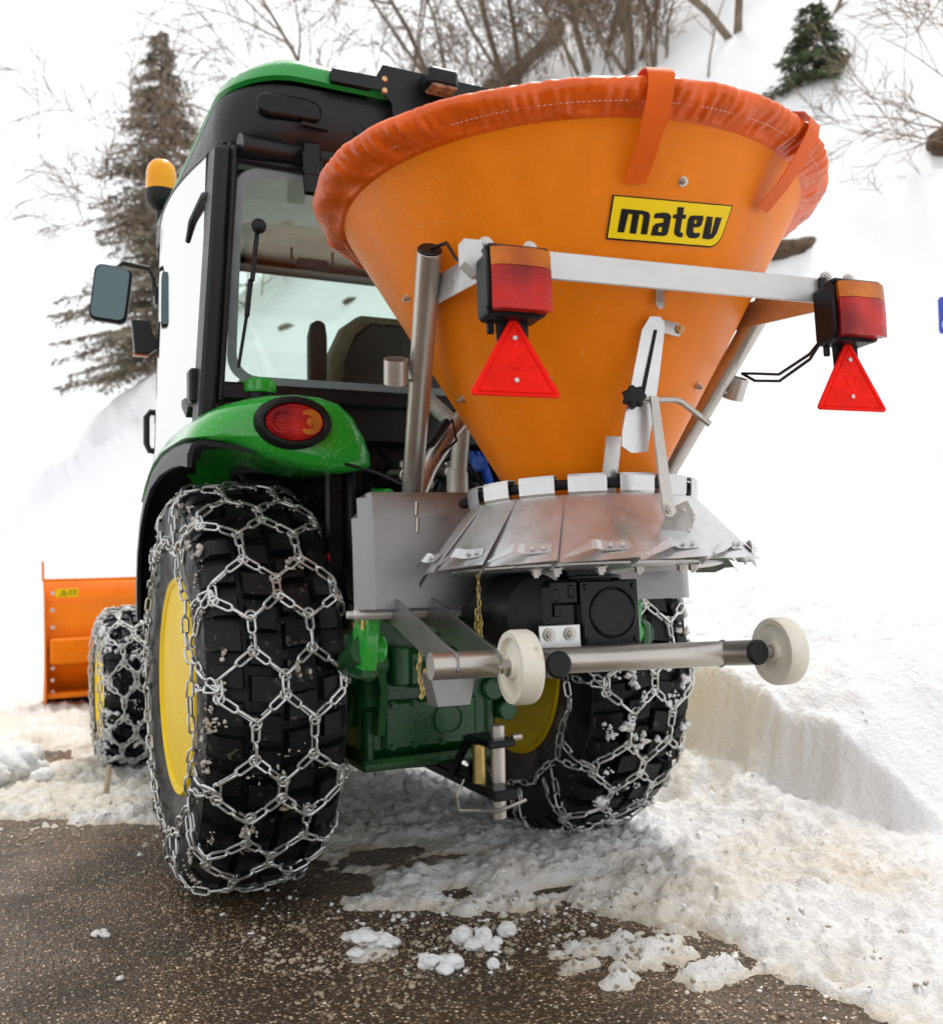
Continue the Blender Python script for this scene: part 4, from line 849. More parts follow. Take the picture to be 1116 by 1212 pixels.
# leaning side tubes with end caps and ring holders
for s in (-1, 1):
    top = np.array([s*.386, -.200, .437]); bot = np.array([s*.298, .287, -.025])
    b = MB(); b.cyl(bot, top, .0235, 32, .001); po = sp(b, 'frame_tube', 'steel')
    d = (top-bot)/np.linalg.norm(top-bot)
    b = MB(); b.cyl(top, top+d*.006, .0235, 32, .003); sp(b, 'end_cap', 'black', po)
    c = bot+(top-bot)*.605+np.array([s*.052, .0, .002]); b = MB()
    b.lathe([(.025, -.025), (.025, .025), (.021, .025), (.021, -.025)], c, d*.6+np.array([0, 0, .4]), 32, close=True); b.box(c-np.array([s*.028, 0, .0]), (.014, .006, .03), .001); sp(b, 'ring_holder', 'steel', po)
    # flat bracket from the lamp bar past the tube to the hopper
    b = MB(); b.prism([(.395, .320), (.395, .372), (.05, .425), (-.085, .442), (-.085, .392), (.04, .372)], (s*.352, 0, 0), (0, -1, 0), (0, 0, 1), .004); b.box((s*.345, -.405, .345), (.02, .022, .048), .002); bk = sp(b, 'side_bracket', 'steel2')
    b = MB(); bolt(b, (s*.358, -.03, .408), (s, 0, 0), .008, .012); sp(b, 'bolt', 'steel', bk)
    # diagonal brace of the front frame
    b = MB(); b.tube([(s*.300, .225, .03), (s*.262, .25, .10), (s*.20, .255, .19), (s*.13, .25, .27), (s*.05, .25, .33)], .022, 16); sp(b, 'brace_tube', 'steel', ang=60)
    b = MB(); b.box((s*.245, .215, .175), (.018, .03, .075), .003, R=np.array(Matrix.Rotation(rad(-s*38), 3, 'Y'))); b.tube([(s*.255, .20, .155), (s*.215, .20, .205), (s*.20, .22, .16), (s*.235, .23, .13)], .0035, 6); sp(b, 'hose_clamp', 'black')
# lamp bar
b = MB(); b.box((0, -.42, .343), (.728, .007, .048), .0015); lb = sp(b, 'lamp_bar', 'alu')
b = MB(); b.prism([(-.05, .028), (.0, .028), (0, -.028), (-.0, -.028), (-.03, -.028), (-.05, -.01)], (-.352, -.43, .343), (1, 0, 0), (0, 0, 1), -.030); sp(b, 'bar_end', 'alu', lb)
for x in (-.363, -.285, .318, .37):
    b = MB(); b.cyl((x, -.424, .366), (x, -.427, .366), .013, 20); bolt(b, (x, -.427, .366), (0, -1, 0), .0075, .005); sp(b, 'bolt', 'steel', lb)
for s in (-1, 1):
    x = s*.333
    b = MB(); prof = rrect(.050, -.055, .052, .012); b.prism(prof, (x, -.428, .288), (1, 0, 0), (0, 0, 1), .040); b.prism(rrect(.052, -.055, .054, .013), (x, -.466, .288), (1, 0, 0), (0, 0, 1), .007)
    b.box((x+.0, -.474, .3395), (.106, .032, .010), .004); b.box((x-.0475, -.474, .292), (.011, .018, .10), .003); b.box((x+.0475, -.474, .292), (.012, .030, .10), .004)
    lh = sp(b, 'rear_lamp', 'black', ang=40)
    def lensblk(z0, z1, m, nm, hw_=.0405):
        b = MB(); P = []
        xs = np.linspace(-hw_, hw_, 9); zs = np.linspace(z0, z1, 7)
        for z in zs:
            P.append([(x+q, -.4725-.006*(1-abs(q/hw_)**6)-.003*(1-((z-.288)/.06)**2), z) for q in xs])
        b.sheet(np.array(P), -.024); return sp(b, nm, m, lh, 50)
    lensblk(.239, .3040, 'red', 'red_lens'); lensblk(.3050, .3335, 'amber', 'amber_lens')
    b = MB(); b.lathe([(.0135, -.004), (.0135, .0008), (.009, .0014), (.004, .0008), (0, .0022)], (x-.008, -.4808, .262), (0, -1, 0), 28); sp(b, 'painted_bulb_glow', 'glow', lh, 60)  # orange-red disc on the red lens, bulb glow put into its colour
    b = MB(); b.lathe([(.0205, -.004), (.0205, .0006), (.0185, .0010), (.0165, .0006), (.0165, -.004)], (x+.014, -.4812, .274), (0, -1, 0), 32, close=True); sp(b, 'optic_ring', 'dark_red', lh, 60)
    b = MB(); b.lathe([(.0105, -.004), (.0105, .0006), (.008, .0012), (.004, .0006), (0, .002)], (x+.012, -.4800, .320), (0, -1, 0), 24); sp(b, 'indicator_optic', 'beacon', lh, 60)
    for q in (-.038, .038):
        b = MB(); b.cyl((x+q*.93, -.478, .296), (x+q*.93, -.4835, .296), .0036, 10, .001); sp(b, 'screw', 'alu', lh)
    b = MB(); b.prism([(-.028, .0), (.028, .0), (.026, -.075), (.012, -.10), (-.02, -.10), (-.026, -.075)], (x+.004, -.437, .237), (1, 0, 0), (0, 0, 1), .004); b.box((x-.03, -.43, .29), (.012, .008, .15), .002); sp(b, 'reflector_bracket', 'black', lh)
    b = MB(); tri = [(0, .243), (.006, .236), (.076, .118), (.0765, .113), (.072, .110), (-.072, .110), (-.0765, .113), (-.076, .118), (-.006, .236)]
    b.prism(tri, (x+.003, -.444, 0), (1, 0, 0), (0, 0, 1), .006); rf = sp(b, 'triangle_reflector', 'reflector', ang=30, bevel=.0015); b = MB(); b.tube([(x+.003+px_, -.4502, pz_) for px_, pz_ in ((0, .229), (.066, .117), (-.066, .117))], .0016, 6, closed=True); b.tube([(x+.003+.011*math.cos(q), -.4502, .165+.011*math.sin(q)) for q in np.arange(20)*math.pi/10], .0010, 5, closed=True); sp(b, 'moulded_rim', 'reflector', rf, 60)
    for z in (.136, .205):
        b = MB(); b.cyl((x+.003, -.450, z), (x+.003, -.4535, z), .0042, 10, .001); sp(b, 'rivet', 'alu', rf)
for k in (0, 1):
    b = MB(); b.tube([(.325, -.425, .275+.004*k), (.34, -.34, .245-.01*k), (.36, -.22, .235-.014*k), (.375, -.12, .262-.016*k), (.372, -.08, .272)], .0032, 6); sp(b, 'lamp_cable', 'black')
b = MB(); b.tube([(-.384, -.205, .440), (-.37, -.25, .435), (-.375, -.31, .385), (-.37, -.38, .335), (-.35, -.43, .315)], .0035, 6); sp(b, 'lamp_cable', 'black')
b = MB(); b.prism([(-.009, .012), (.009, .012), (.009, -.018), (.004, -.024), (-.004, -.024), (-.009, -.018)], cone(1, .334, .010), (1, 0, 0), (0, -.1, 1), .003); b.box(cone(2.5, .345, .03), (.016, .07, .003), .001); tb = sp(b, 'bar_tab', 'steel2'); b = MB(); bolt(b, cone(1, .325, .012), (0, -1, 0), .006, .006); sp(b, 'bolt', 'steel', tb)

# dosing lever
b = MB(); q = [(-.006, .300), (.014, .300), (.022, .291), (.023, .276), (.010, .17), (-.010, .052), (-.042, .050), (-.060, .062), (-.060, .09), (-.022, .275)]
b.prism(q, (0, -.292, 0), (1, -.10, 0), (0, -.12, 1), .004); b.prism([(0, 0), (.045, 0), (.052, -.008), (.052, -.02), (.045, -.027), (0, -.024)], (.014, -.322, .298), (1, .12, -.06), (0, 0, 1), .003)
lv = sp(b, 'dosing_arm', 'steel2')
b = MB(); q = [(.001, .275), (.007, .275), (-.018, .155), (-.026, .155)]; b.prism(q, (0, -.297, 0), (1, -.10, 0), (0, -.12, 1), .001); sp(b, 'slot', 'ink', lv)
b = MB(); bolt(b, (.062, -.322, .283), (.1, -1, 0), .006, .005); sp(b, 'bolt', 'brass', lv)
b = MB(); b.lathe([(.008, 0), (.010, .012), (.019, .016), (.021, .022), (.019, .032), (.010, .035), (0, .035)], (-.038, -.302, .148), (-.35, -1, 0), 48, rfun=lambda i, a: .0025*np.cos(a*7)*(i in (2, 3, 4))); sp(b, 'lobe_knob', 'black', lv, 60)
b = MB(); b.tube([(-.03, -.312, .145), (.0, -.318, .146), (.045, -.318, .148), (.058, -.322, .142), (.105, -.335, .100)], .0058, 10); sp(b, 'lever_handle', 'steel', lv)
b = MB(); b.prism([(-.012, .148), (.004, .148), (.024, -.062), (.019, -.072), (.006, -.072), (.001, -.062)], (-.008, -.334, 0), (1, 0, 0), (0, 0, 1), .005); li = sp(b, 'link_bar', 'steel')
b = MB(); bolt(b, (.005, -.339, -.060), (0, -1, 0), .009, .006); sp(b, 'bolt', 'steel', li)
b = MB(); b.prism([(-.02, .09), (.012, .09), (.012, -.015), (-.02, -.015)], (-.045, -.215, 0), (1, 0, 0), (0, -.35, 1), .003); sp(b, 'slide_strip', 'steel2')
b = MB(); b.prism([(.0, 0), (.035, .015), (.058, -.012), (.055, -.05), (.03, -.075), (.005, -.06), (-.004, -.03)], (.010, -.325, -.058), (1, -.1, 0), (0, -.55, 1), .003); lp_ = sp(b, 'lever_plate', 'steel2')
for q in ((.03, -.345, -.062), (.045, -.352, -.078), (.028, -.362, -.10)):
    b = MB(); b.cyl(q, (q[0], q[1]-.005, q[2]+.001), .004, 10, .001); sp(b, 'rivet', 'steel', lp_)

# skirt of overlapping sheet panels
NP = 9; STEP = 23.5
def cyl(az, r, z): a = math.radians(az); return np.array([r*math.sin(a), -r*math.cos(a), z])
for i in range(NP):
    c = -94+STEP*i; P = []; us = [0, .1, .30, .34, .60, .64, .92, 1.0]
    off = [.000, .0, .001, .002, .003, .004, .008, .008]
    for v in np.linspace(0, 1, 5):
        row = []
        for u, o in zip(us, off):
            az = c+(u-.5)*STEP*1.10; ww = 1 if u < .9 else 1
            r = .238+(.350-.238)*v+o*(.3+.9*v)-.0*u; z = -.018-.132*v+o*.5*v-.012*(u == 0)*v-.016*v*v*(abs(c) > 80)*(1 if c*(u-.5) > 0 else .4)
            row.append(cyl(az, r, z))
        P.append(row)
    b = MB(); b.sheet(np.array(P), .0016)
    # hinge tab bent over the top
    T_ = []
    for r, z in ((.240, -.018), (.243, -.012), (.245, .017), (.243, .022), (.222, .024), (.219, .021), (.218, -.005)):
        T_.append([cyl(c+q, r, z) for q in np.linspace(-STEP*.37, STEP*.37, 6)])
    b.sheet(np.array(T_), .002)
    pn = sp(b, 'skirt_panel', 'steel2', ang=18)
    # catch strip along the lower edge
    Q = []
    for q, r, z, w_ in ((-.50, .357, -.141, .25), (-.32, .355, -.131, .7), (-.16, .351, -.120, 1), (-.10, .348, -.119, 1), (-.03, .341, -.122, 1), (.05, .340, -.123, 1), (.30, .341, -.122, 1), (.34, .341, -.122, .5)):
        az = c+q*STEP+3; Q.append([cyl(az, r+.006*w_, z-.008*w_), cyl(az, r-.008*w_, z+.009*w_)])
    b = MB(); b.sheet(np.array(Q), .0014); ct = sp(b, 'catch', 'steel2', pn, 20)
    for q in (.08, .23):
        p = cyl(c+q*STEP+3, .342, -.121); b = MB(); n = p*np.array([1, 1, 0]); n /= np.linalg.norm(n); b.ball(p+n*.003, .0042, 8, 5); sp(b, 'rivet', 'alu', ct)
b = MB(); t = np.radians(np.linspace(-108, 112, 60)); b.tube(np.stack([.229*np.sin(t), -.229*np.cos(t), np.full(60, .004)], 1), .010, 10); sp(b, 'hinge_ring', 'black')
b = MB(); b.tube([cyl(-104, .229, .002), cyl(-112, .250, .0)], .012, 10); bolt(b, cyl(-113, .252, 0), cyl(-120, 1, 0)-cyl(-60, .5, 0), .008); sp(b, 'hinge_pin', 'black')
b = MB(); b.lathe([(.02, -.150), (.27, -.152), (.285, -.148), (.285, -.1515), (.27, -.1555), (.02, -.156)], n=64, close=True)
disc = sp(b, 'spreading_disc', 'steel2')
for az, r in ((-48, .25), (-38, .262), (-20, .262), (20, .255), (26, .262), (5, .2)):
    b = MB(); p = cyl(az, r, -.156); bolt(b, p, (0, 0, -1), .009, .009); sp(b, 'bolt', 'steel', disc)
for k in range(4):
    b = MB(); a = k*90+20; p0, p1 = cyl(a, .05, -.135), cyl(a+12, .26, -.135); u, v, d = frame(p1-p0); b.box((p0+p1)/2, (.004, .028, .22), 0, R=np.stack([u, v, d], 1)); sp(b, 'vane', 'steel2', disc)

# guard sheet in front of the disc
P = []
for y, z in ((.166, -.219), (.166, -.150), (.166, -.080), (.167, -.068), (.172, -.02), (.177, .022), (.182, .032), (.194, .034)):
    P.append([(x, y+dy, z) for x, dy in ((-.448, .05), (-.440, .025), (-.424, .004), (-.415, 0), (-.2, 0), (0, 0), (.2, 0), (.335, 0), (.344, .004), (.38, .04), (.392, .055))])
P = np.array(P); P[-1, 0] = (-.40, .23, .03); P[-2, 0] = (-.405, .222, .022); P[-3, 0] = (-.425, .212, .004); P[-2, 1] = (-.395, .20, .030); P[-1, 1] = (-.39, .21, .033)
b = MB(); b.sheet(P, -.003); gs = sp(b, 'guard_sheet', 'guard', ang=22)
for z0, z1 in ((.012, -.018), (-.024, -.056)):
    b = MB(); yy = lambda z: .163+(max(z, -.068)+.068)*.10; b.tube([(-.316, yy(z0)-.001, z0), (-.319, yy(z1)-.001, z1)], .0045, 8); sp(b, 'slot', 'steel', gs)
# gearbox
b = MB(); b.box((-.012, -.055, -.240), (.118, .10, .128), .012); b.box((-.105, -.065, -.225), (.075, .08, .10), .014); b.box((-.10, -.105, -.20), (.06, .012, .05), .006)
b.cyl((-.03, -.06, -.19), (-.03, -.06, -.150), .055, 28, .006); b.cyl((-.02, -.06, -.176), (-.02, -.06, -.166), .066, 28, .003)
for q in ((-.122, -.205), (-.088, -.198), (-.120, -.235)): b.box((q[0], -.113, q[1]), (.012, .006, .026), .003)
gb = sp(b, 'gearbox', 'blackgl')
b = MB(); b.box((-.005, -.112, -.243), (.130, .014, .132), .004)
b.lathe([(.052, 0), (.052, .004), (.0495, .0055), (.047, .004), (.045, .001), (0, .0012)], (-.001, -.119, -.243), (0, -1, 0), 48)
for q in ((-.058, -.190), (.048, -.190), (-.058, -.296), (.048, -.296)): b.cyl((q[0], -.119, q[1]), (q[0], -.123, q[1]), .006, 10, .001)
sp(b, 'cover_plate', 'blackgl', gb)
b = MB(); b.lathe([(.04, -.09), (.070, -.080), (.078, -.06), (.078, .02), (.083, .03), (.083, .09), (.076, .10), (.065, .22), (.0, .22)], (-.145, -.0, -.236), (0, 1, 0), 40); sp(b, 'drive_guard', 'black', gb)
b = MB(); b.prism([(-.172, -.262), (-.085, -.262), (-.085, -.318), (-.172, -.318)], (0, -.135, 0), (1, 0, 0), (0, 0, 1), .004); gk = sp(b, 'gearbox_bracket', 'steel2', bevel=.002)
for x in (-.152, -.108): b = MB(); b.cyl((x, -.140, -.280), (x, -.1425, -.280), .013, 20); bolt(b, (x, -.1425, -.280), (0, -1, 0), .0085, .008); sp(b, 'bolt', 'steel', gk)
# lower frame with its parking wheels
b = MB(); b.cyl((-.413, -.205, -.322), (.188, -.205, -.331), .0245, 32); cb = sp(b, 'cross_tube', 'steel')
b = MB(); t = np.arange(24)*2*np.pi/24; b.tube(np.stack([.188+.004*np.sin(t), -.205+.0245*np.cos(t), -.331+.0245*np.sin(t)], 1), .0028, 6, closed=True); sp(b, 'weld', 'alu', cb)
for s in (-1, 1):
    y0 = -.205; b = MB(); b.tube([(s*.195, y0-.005, -.331), (s*.203, y0-.05, -.329), (s*.207, -.290, -.327)], .0243, 28); lg = sp(b, 'stub_tube', 'steel', ang=50)
    b = MB(); b.cyl((s*.207, -.290, -.327), (s*.2075, -.300, -.3268), .0243, 28, .004); sp(b, 'end_cap', 'black', lg)
    c = np.array([s*.272, -.275, -.328]); b = MB()
    b.lathe([(.012, -.022), (.020, -.022), (.022, -.014), (.048, -.010), (.052, -.019), (.062, -.020), (.065, -.014), (.065, .014), (.062, .020), (.052, .019), (.048, .010), (.022, .014), (.020, .022), (.012, .022)], c, (1, 0, 0), 56, close=True); pw = sp(b, 'parking_wheel', 'nylon', ang=28)
    b = MB(); b.cyl(c-np.array([s*.05, 0, 0]), c+np.array([s*.024, 0, 0]), .0105, 14); bolt(b, c+np.array([s*.023, 0, 0]), (s, 0, 0), .011, .010); sp(b, 'axle_bolt', 'steel', pw)
    # lugs that carry the hitch pin
    for x in ((s*.372, s*.292) if s < 0 else ()):
        b = MB(); b.prism([(.215, -.196), (.265, -.205), (.268, -.248), (.16, -.262), (-.05, -.318), (-.20, -.348), (-.232, -.332), (-.228, -.300), (-.17, -.288), (.02, -.235), (.16, -.199)], (x, 0, 0), (0, 1, 0), (0, 0, 1), .005); sp(b, 'pin_lug', 'guard', bevel=.001)
    if s < 0: b = MB(); b.prism([(-.055, 0), (.03, 0), (.018, -.058), (-.045, -.058)], (s*.355, -.195, -.338), (1, 0, 0), (0, 0, 1), -.055); sp(b, 'foot_block', 'guard', bevel=.002)
    if s > 0: continue
    b = MB(); b.cyl((s*.455, .205, -.229), (s*.17, .205, -.229), .0125, 18, .003); b.cyl((s*.47, .205, -.229), (s*.452, .205, -.229), .009, 14, .002); hp = sp(b, 'hitch_pin', 'alu')
    b = MB(); b.cyl((s*.435, .205, -.262), (s*.435, .205, -.190), .004, 8); b.tube([(s*.435+.014*math.cos(q), .205+.002, -.225+.026*math.sin(q)) for q in np.linspace(0, 6.0, 18)], .002, 5); sp(b, 'linch_pin', 'gold', hp)
b = MB(); b.box((-.19, .10, -.300), (.09, .12, .004), .001, R=np.array(Matrix.Rotation(rad(-28), 3, 'Y'))); st = sp(b, 'warning_plate', 'stickerw')
b = MB(); rr_ = np.array(Matrix.Rotation(rad(-28), 3, 'Y')); 
for q in ((-.03, -.03), (.02, .02)): b.box(np.array((-.19, .10, -.2965))+rr_@np.array((q[0], q[1]-.03, .0)), (.035, .035, .002), .0005, R=rr_)
sp(b, 'warning_mark', 'stickerr', st)
def hang(p, n, L, W, r, name='keeper_chain', m='gold', pts=None):
    b = MB(); pts = np.array(pts if pts is not None else [p, (p[0], p[1], p[2]-n*(L-2*r))], float); chain_along(b, pts, np.tile([0, -1., 0], (len(pts), 1)), L, W, r); return sp(b, name, m, ang=60)
hang((-.243, -.005, -.150), 9, .018, .0095, .0018); hang((-.246, -.003, -.235), 3, .018, .0095, .0018, pts=[(-.246, 0, -.225), (-.250, .0, -.262), (-.243, .0, -.285), (-.238, 0, -.25)])
hang((-.372, .0, -.30), 4, .018, .0095, .0018, pts=[(-.366, 0, -.30), (-.374, 0, -.34), (-.368, 0, -.392), (-.360, 0, -.34)])

# ------------------------------------------------------------------ snow plough in front
plough = empty('snow_plough', (0, 3.40, 0), 'orange snow plough blade lowered to the ground in front of the tractor', 'snow plough')
OFFS['snow_plough'] = (0, -3.40, 0)
def pp(mb, name, m, parent=plough, ang=35, bevel=0.): return mb.build(name, M[m], parent, ang, bevel)
HX = .885; P = []
for t in np.linspace(0, 1, 15):
    z = .07+.70*t; y = 3.42-.02-.10*math.sin(t*math.pi)*1.0+.20*(t-.5)**2*2; P.append([(x, y+.14, z) for x in np.linspace(-HX, HX, 8)])
b = MB(); b.sheet(np.array(P), .008); b.box((0, 3.555, .775), (2*HX, .05, .016), .003); mbd = pp(b, 'mouldboard', 'ploworange')
b = MB()
for s in (-1, 1):
    b = MB(); b.prism([(3.36, .06), (3.60, .06), (3.50, .25), (3.49, .45), (3.58, .775), (3.54, .785), (3.40, .45), (3.37, .25)], (s*HX, 0, 0), (0, 1, 0), (0, 0, 1), .010); ep = pp(b, 'end_plate', 'ploworange')
    b = MB(); b.tube([(s*(HX+.002), 3.57, .77), (s*(HX+.004), 3.56, .89)], .007, 8); pp(b, 'edge_marker', 'ploworange')
    for z in (.12, .19, .26, .38, .50, .60, .70): b = MB(); b.cyl((s*(HX-.045), 3.43+.1*abs(z-.42), z), (s*(HX-.045), 3.40+.1*abs(z-.42), z), .012, 8); pp(b, 'bolt', 'alu', ep)
for x in (-.52, .52):
    b = MB(); b.box((x, 3.36, .34), (.025, .22, .44), .004); b.box((x, 3.40, .13), (.03, .14, .12), .006); pp(b, 'rib', 'ploworange')
b = MB(); b.box((0, 3.40, .36), (2*HX-.06, .06, .15), .01); b.box((0, 3.44, .10), (2*HX-.02, .10, .03), .005); pp(b, 'stiffener', 'ploworange')
b = MB(); b.box((0, 3.62, .045), (2*HX, .02, .09), .003); pp(b, 'cutting_edge', 'blackgl')
b = MB(); b.box((-.49, 3.30, .24), (.03, .12, .26), .006); b.box((-.49, 3.30, .10), (.07, .14, .02), .005); pp(b, 'skid_shoe', 'blackgl')
b = MB(); b.box((0, 3.05, .42), (.5, .7, .16), .02); b.box((0, 2.75, .50), (.7, .2, .25), .02); pp(b, 'push_frame', 'blackgl')
b = MB(); b.box((-.762, 3.432, .70), (.125, .004, .048), .0008); lbp = pp(b, 'warning_label', 'label')
b = MB(); b.tube([(-.800, 3.4295, .688), (-.760, 3.4295, .688), (-.780, 3.4295, .716)], .0025, 5, closed=True); b.cyl((-.780, 3.4295, .694), (-.780, 3.4285, .694), .003, 8); b.box((-.780, 3.4295, .702), (.004, .002, .009)); pp(b, 'warning_symbol', 'ink', lbp)
b = MB(); b.tube([(-.748, 3.4295, .712), (-.748, 3.4295, .692), (-.716, 3.4295, .692), (-.716, 3.4295, .712)], .0025, 5); b.box((-.742, 3.4295, .712), (.012, .002, .006)); b.box((-.722, 3.4295, .712), (.012, .002, .006)); pp(b, 'instruction_symbol', 'ink', lbp)

# ------------------------------------------------------------------ snow lumps, slush crumbs, small things on the ground
def ground(x, y): return max(0., tz(x, y))
def lump_thing(parts, label, seed, name='snow_lump', m='lump'):
    r_ = np.random.default_rng(seed); b = MB()
    for x, y, s, fl in parts:
        z = ground(x, y); n = 34; mm = 22; V = []; a = np.arange(n)*2*np.pi/n
        o = r_.uniform(0, 50, 2)
        for i in range(mm+1):
            p = math.pi*i/mm; rr = math.sin(p); h = -math.cos(p)
            X, Y, Z = rr*np.cos(a), rr*np.sin(a), np.full(n, h)
            k = 1+.8*fbm(X*1.6+o[0]+Z, Y*1.6+o[1]-Z*.7, seed % 90, 4)+.55*fbm(X*4+o[1]+Z*3, Y*4+o[0]-Z*2, seed % 70, 4, .65)
            V.append(np.stack([X*k*s, Y*k*s, Z*k*s*fl], 1))
        V = np.concatenate(V); F = [(i*n+j, i*n+(j+1) % n, (i+1)*n+(j+1) % n, (i+1)*n+j) for i in range(mm) for j in range(n)]
        b.add(V+np.array([x, y, z+s*fl*.55]), F)
    return tag(b.build(name, M[m], None, 180), label, 'snow lump', 'loose lumps of snow on the road')
lump_thing([(-1.05, 1.50, .105, .75), (-.985, 1.47, .05, .8), (-1.12, 1.42, .07, .7), (-.97, 1.35, .04, .8)], 'biggest snow block, at the left edge of the picture beside the bare road', 11)
lump_thing([(-.152, -.690, .024, .9)], 'pointed white lump at the top left of the cluster below the snow patch', 12)
lump_thing([(-.105, -.715, .020, 1.1), (-.118, -.735, .017, .9), (-.14, -.735, .022, .6), (-.11, -.760, .020, .5), (-.09, -.74, .016, .6)], 'crumbly white cluster of several lumps in the middle of the road', 13)
lump_thing([(-.04, -.705, .019, .9)], 'round white snowball to the right of the cluster on the road', 14)
lump_thing([(-.150, -.845, .014, .85)], 'greyish melting lump nearest the camera below the cluster', 15)
lump_thing([(-.085, -.800, .013, .6)], 'translucent brown lump of slush on the bare asphalt', 16, m='crumb')
lump_thing([(-.272, -.775, .024, .7), (-.225, -.80, .022, .75), (-.25, -.815, .018, .6), (-.24, -.785, .016, .8)], 'two humped white lump left of the nearest small lump', 17)
lump_thing([(-.375, -.65, .03, .45), (-.345, -.655, .028, .5), (-.40, -.665, .02, .4), (-.32, -.67, .022, .4)], 'flat white patch of crushed snow right of the left tyre', 18)
lump_thing([(-.375, -.545, .018, .45), (-.355, -.55, .014, .4)], 'small flat white lump close to the left rear tyre', 19)
lump_thing([(-.905, -.235, .014, .5), (-.885, -.25, .012, .5), (-.89, -.225, .01, .5)], 'tiny white lump alone on the bare asphalt at far left', 20)
def crumbs(name, n, spots, seed, m, label, s0, s1):
    r_ = np.random.default_rng(seed); b = MB(); ph = (1+5**.5)/2
    ico = np.array([(-1, ph, 0), (1, ph, 0), (-1, -ph, 0), (1, -ph, 0), (0, -1, ph), (0, 1, ph), (0, -1, -ph), (0, 1, -ph), (ph, 0, -1), (ph, 0, 1), (-ph, 0, -1), (-ph, 0, 1)])/1.9
    IF = [(0, 11, 5), (0, 5, 1), (0, 1, 7), (0, 7, 10), (0, 10, 11), (1, 5, 9), (5, 11, 4), (11, 10, 2), (10, 7, 6), (7, 1, 8), (3, 9, 4), (3, 4, 2), (3, 2, 6), (3, 6, 8), (3, 8, 9), (4, 9, 5), (2, 4, 11), (6, 2, 10), (8, 6, 7), (9, 8, 1)]
    wts = np.array([q[4] for q in spots]); wts = wts/wts.sum(); X = []; 
    for i in range(n):
        cx, cy, a, c, _ = spots[r_.choice(len(spots), p=wts)]; X.append((cx+r_.normal()*a, cy+r_.normal()*c))
    X = np.array(X); Z = np.maximum(0, terrain(X[:, 0], X[:, 1]))
    for (x, y), z in zip(X, Z):
        s = s0+(s1-s0)*r_.random()**3; V = ico*(1+.28*r_.standard_normal((12, 1)))*s*np.array([1, r_.uniform(.6, 1.2), r_.uniform(.4, .8)])
        a = r_.uniform(0, 6.28); R = np.array([[math.cos(a), -math.sin(a), 0], [math.sin(a), math.cos(a), 0], [0, 0, 1]])
        b.add(V@R.T+np.array([x, y, z+s*.25]), IF)
    return tag(b.build(name, M[m], None, 180), label, 'slush', None, 'stuff')
crumbs('slush_crumbs', 2800, [(-.36, -.62, .13, .07, 3), (-.52, -.42, .12, .06, 2), (-.30, -.80, .12, .10, 2), (.10, -.95, .12, .12, 2), (.05, -.66, .2, .05, 2), (-.05, -.70, .12, .08, 1.5), (-.65, .05, .06, .3, 1), (-.85, .75, .2, .08, 1), (.25, -1.2, .12, .12, 1)], 3, 'crumb', 'brown icy crumbs of slush scattered on the wet asphalt', .0010, .0085)
crumbs('snow_crumbs', 700, [(-.15, -.48, .18, .05, 2), (.12, -.66, .15, .06, 2), (.35, -1.0, .12, .2, 2), (-.2, -.72, .15, .10, 2), (-.8, .85, .25, .08, 2), (.55, -.6, .3, .25, 2), (1.0, -.55, .15, .2, 1.5), (-.45, -.2, .06, .2, 1)], 4, 'lump', 'white crumbs of fresh snow along the edge of the cleared road', .0012, .009)
b = MB(); b.tube([(-.765, 1.055, .03), (-.757, 1.068, .08), (-.748, 1.085, .135)], [.010, .010, .009], 8); tag(b.build('stick', M['wood'], None, 40), 'pale wooden stick standing in the snow beside the small front tyre', 'stick')
# blue sign at the right edge of the view, standing in the slope
sx, sy = 3.62, .86; s0 = tz(sx, sy)
sg = empty('road_sign', (sx, sy, s0), 'small blue sign plate standing in the snow at the right edge of the picture', 'sign'); OFFS['road_sign'] = (-sx, -sy, -s0)
sz0, sz1 = 2.08, 2.29
vx = np.array([.797, -.604*1.0, 0]); vx = np.array([.605, -.797, 0])
b = MB(); b.prism(rrect(.15, sz0, sz1, .02), (sx+.085, sy-.11, 0), vx, (0, 0, 1), .006); pl_ = b.build('sign_plate', M['signblue'], sg, 35)
b = MB(); t = np.arange(24)*2*np.pi/24
cc = np.array((sx+.085, sy-.11, 0)); nn2 = np.cross(vx, [0, 0, 1]); 
for q, zc, rr2 in ((-.085, 2.13, .04), (.06, 2.17, .05)): b.tube(cc+nn2*.008+np.outer(q+rr2*np.cos(t), vx)+np.outer(zc+rr2*np.sin(t), [0, 0, 1]), .008, 5, closed=True)
b.build('sign_symbol', M['signwhite'], pl_, 40)
b = MB(); pz = tz(cc[0], cc[1]); b.cyl((cc[0]-nn2[0]*.03, cc[1]-nn2[1]*.03, min(pz, sz0)-.5), (cc[0]-nn2[0]*.03, cc[1]-nn2[1]*.03, sz1-.03), .022, 12); b.build('post', M['alu'], sg, 40)

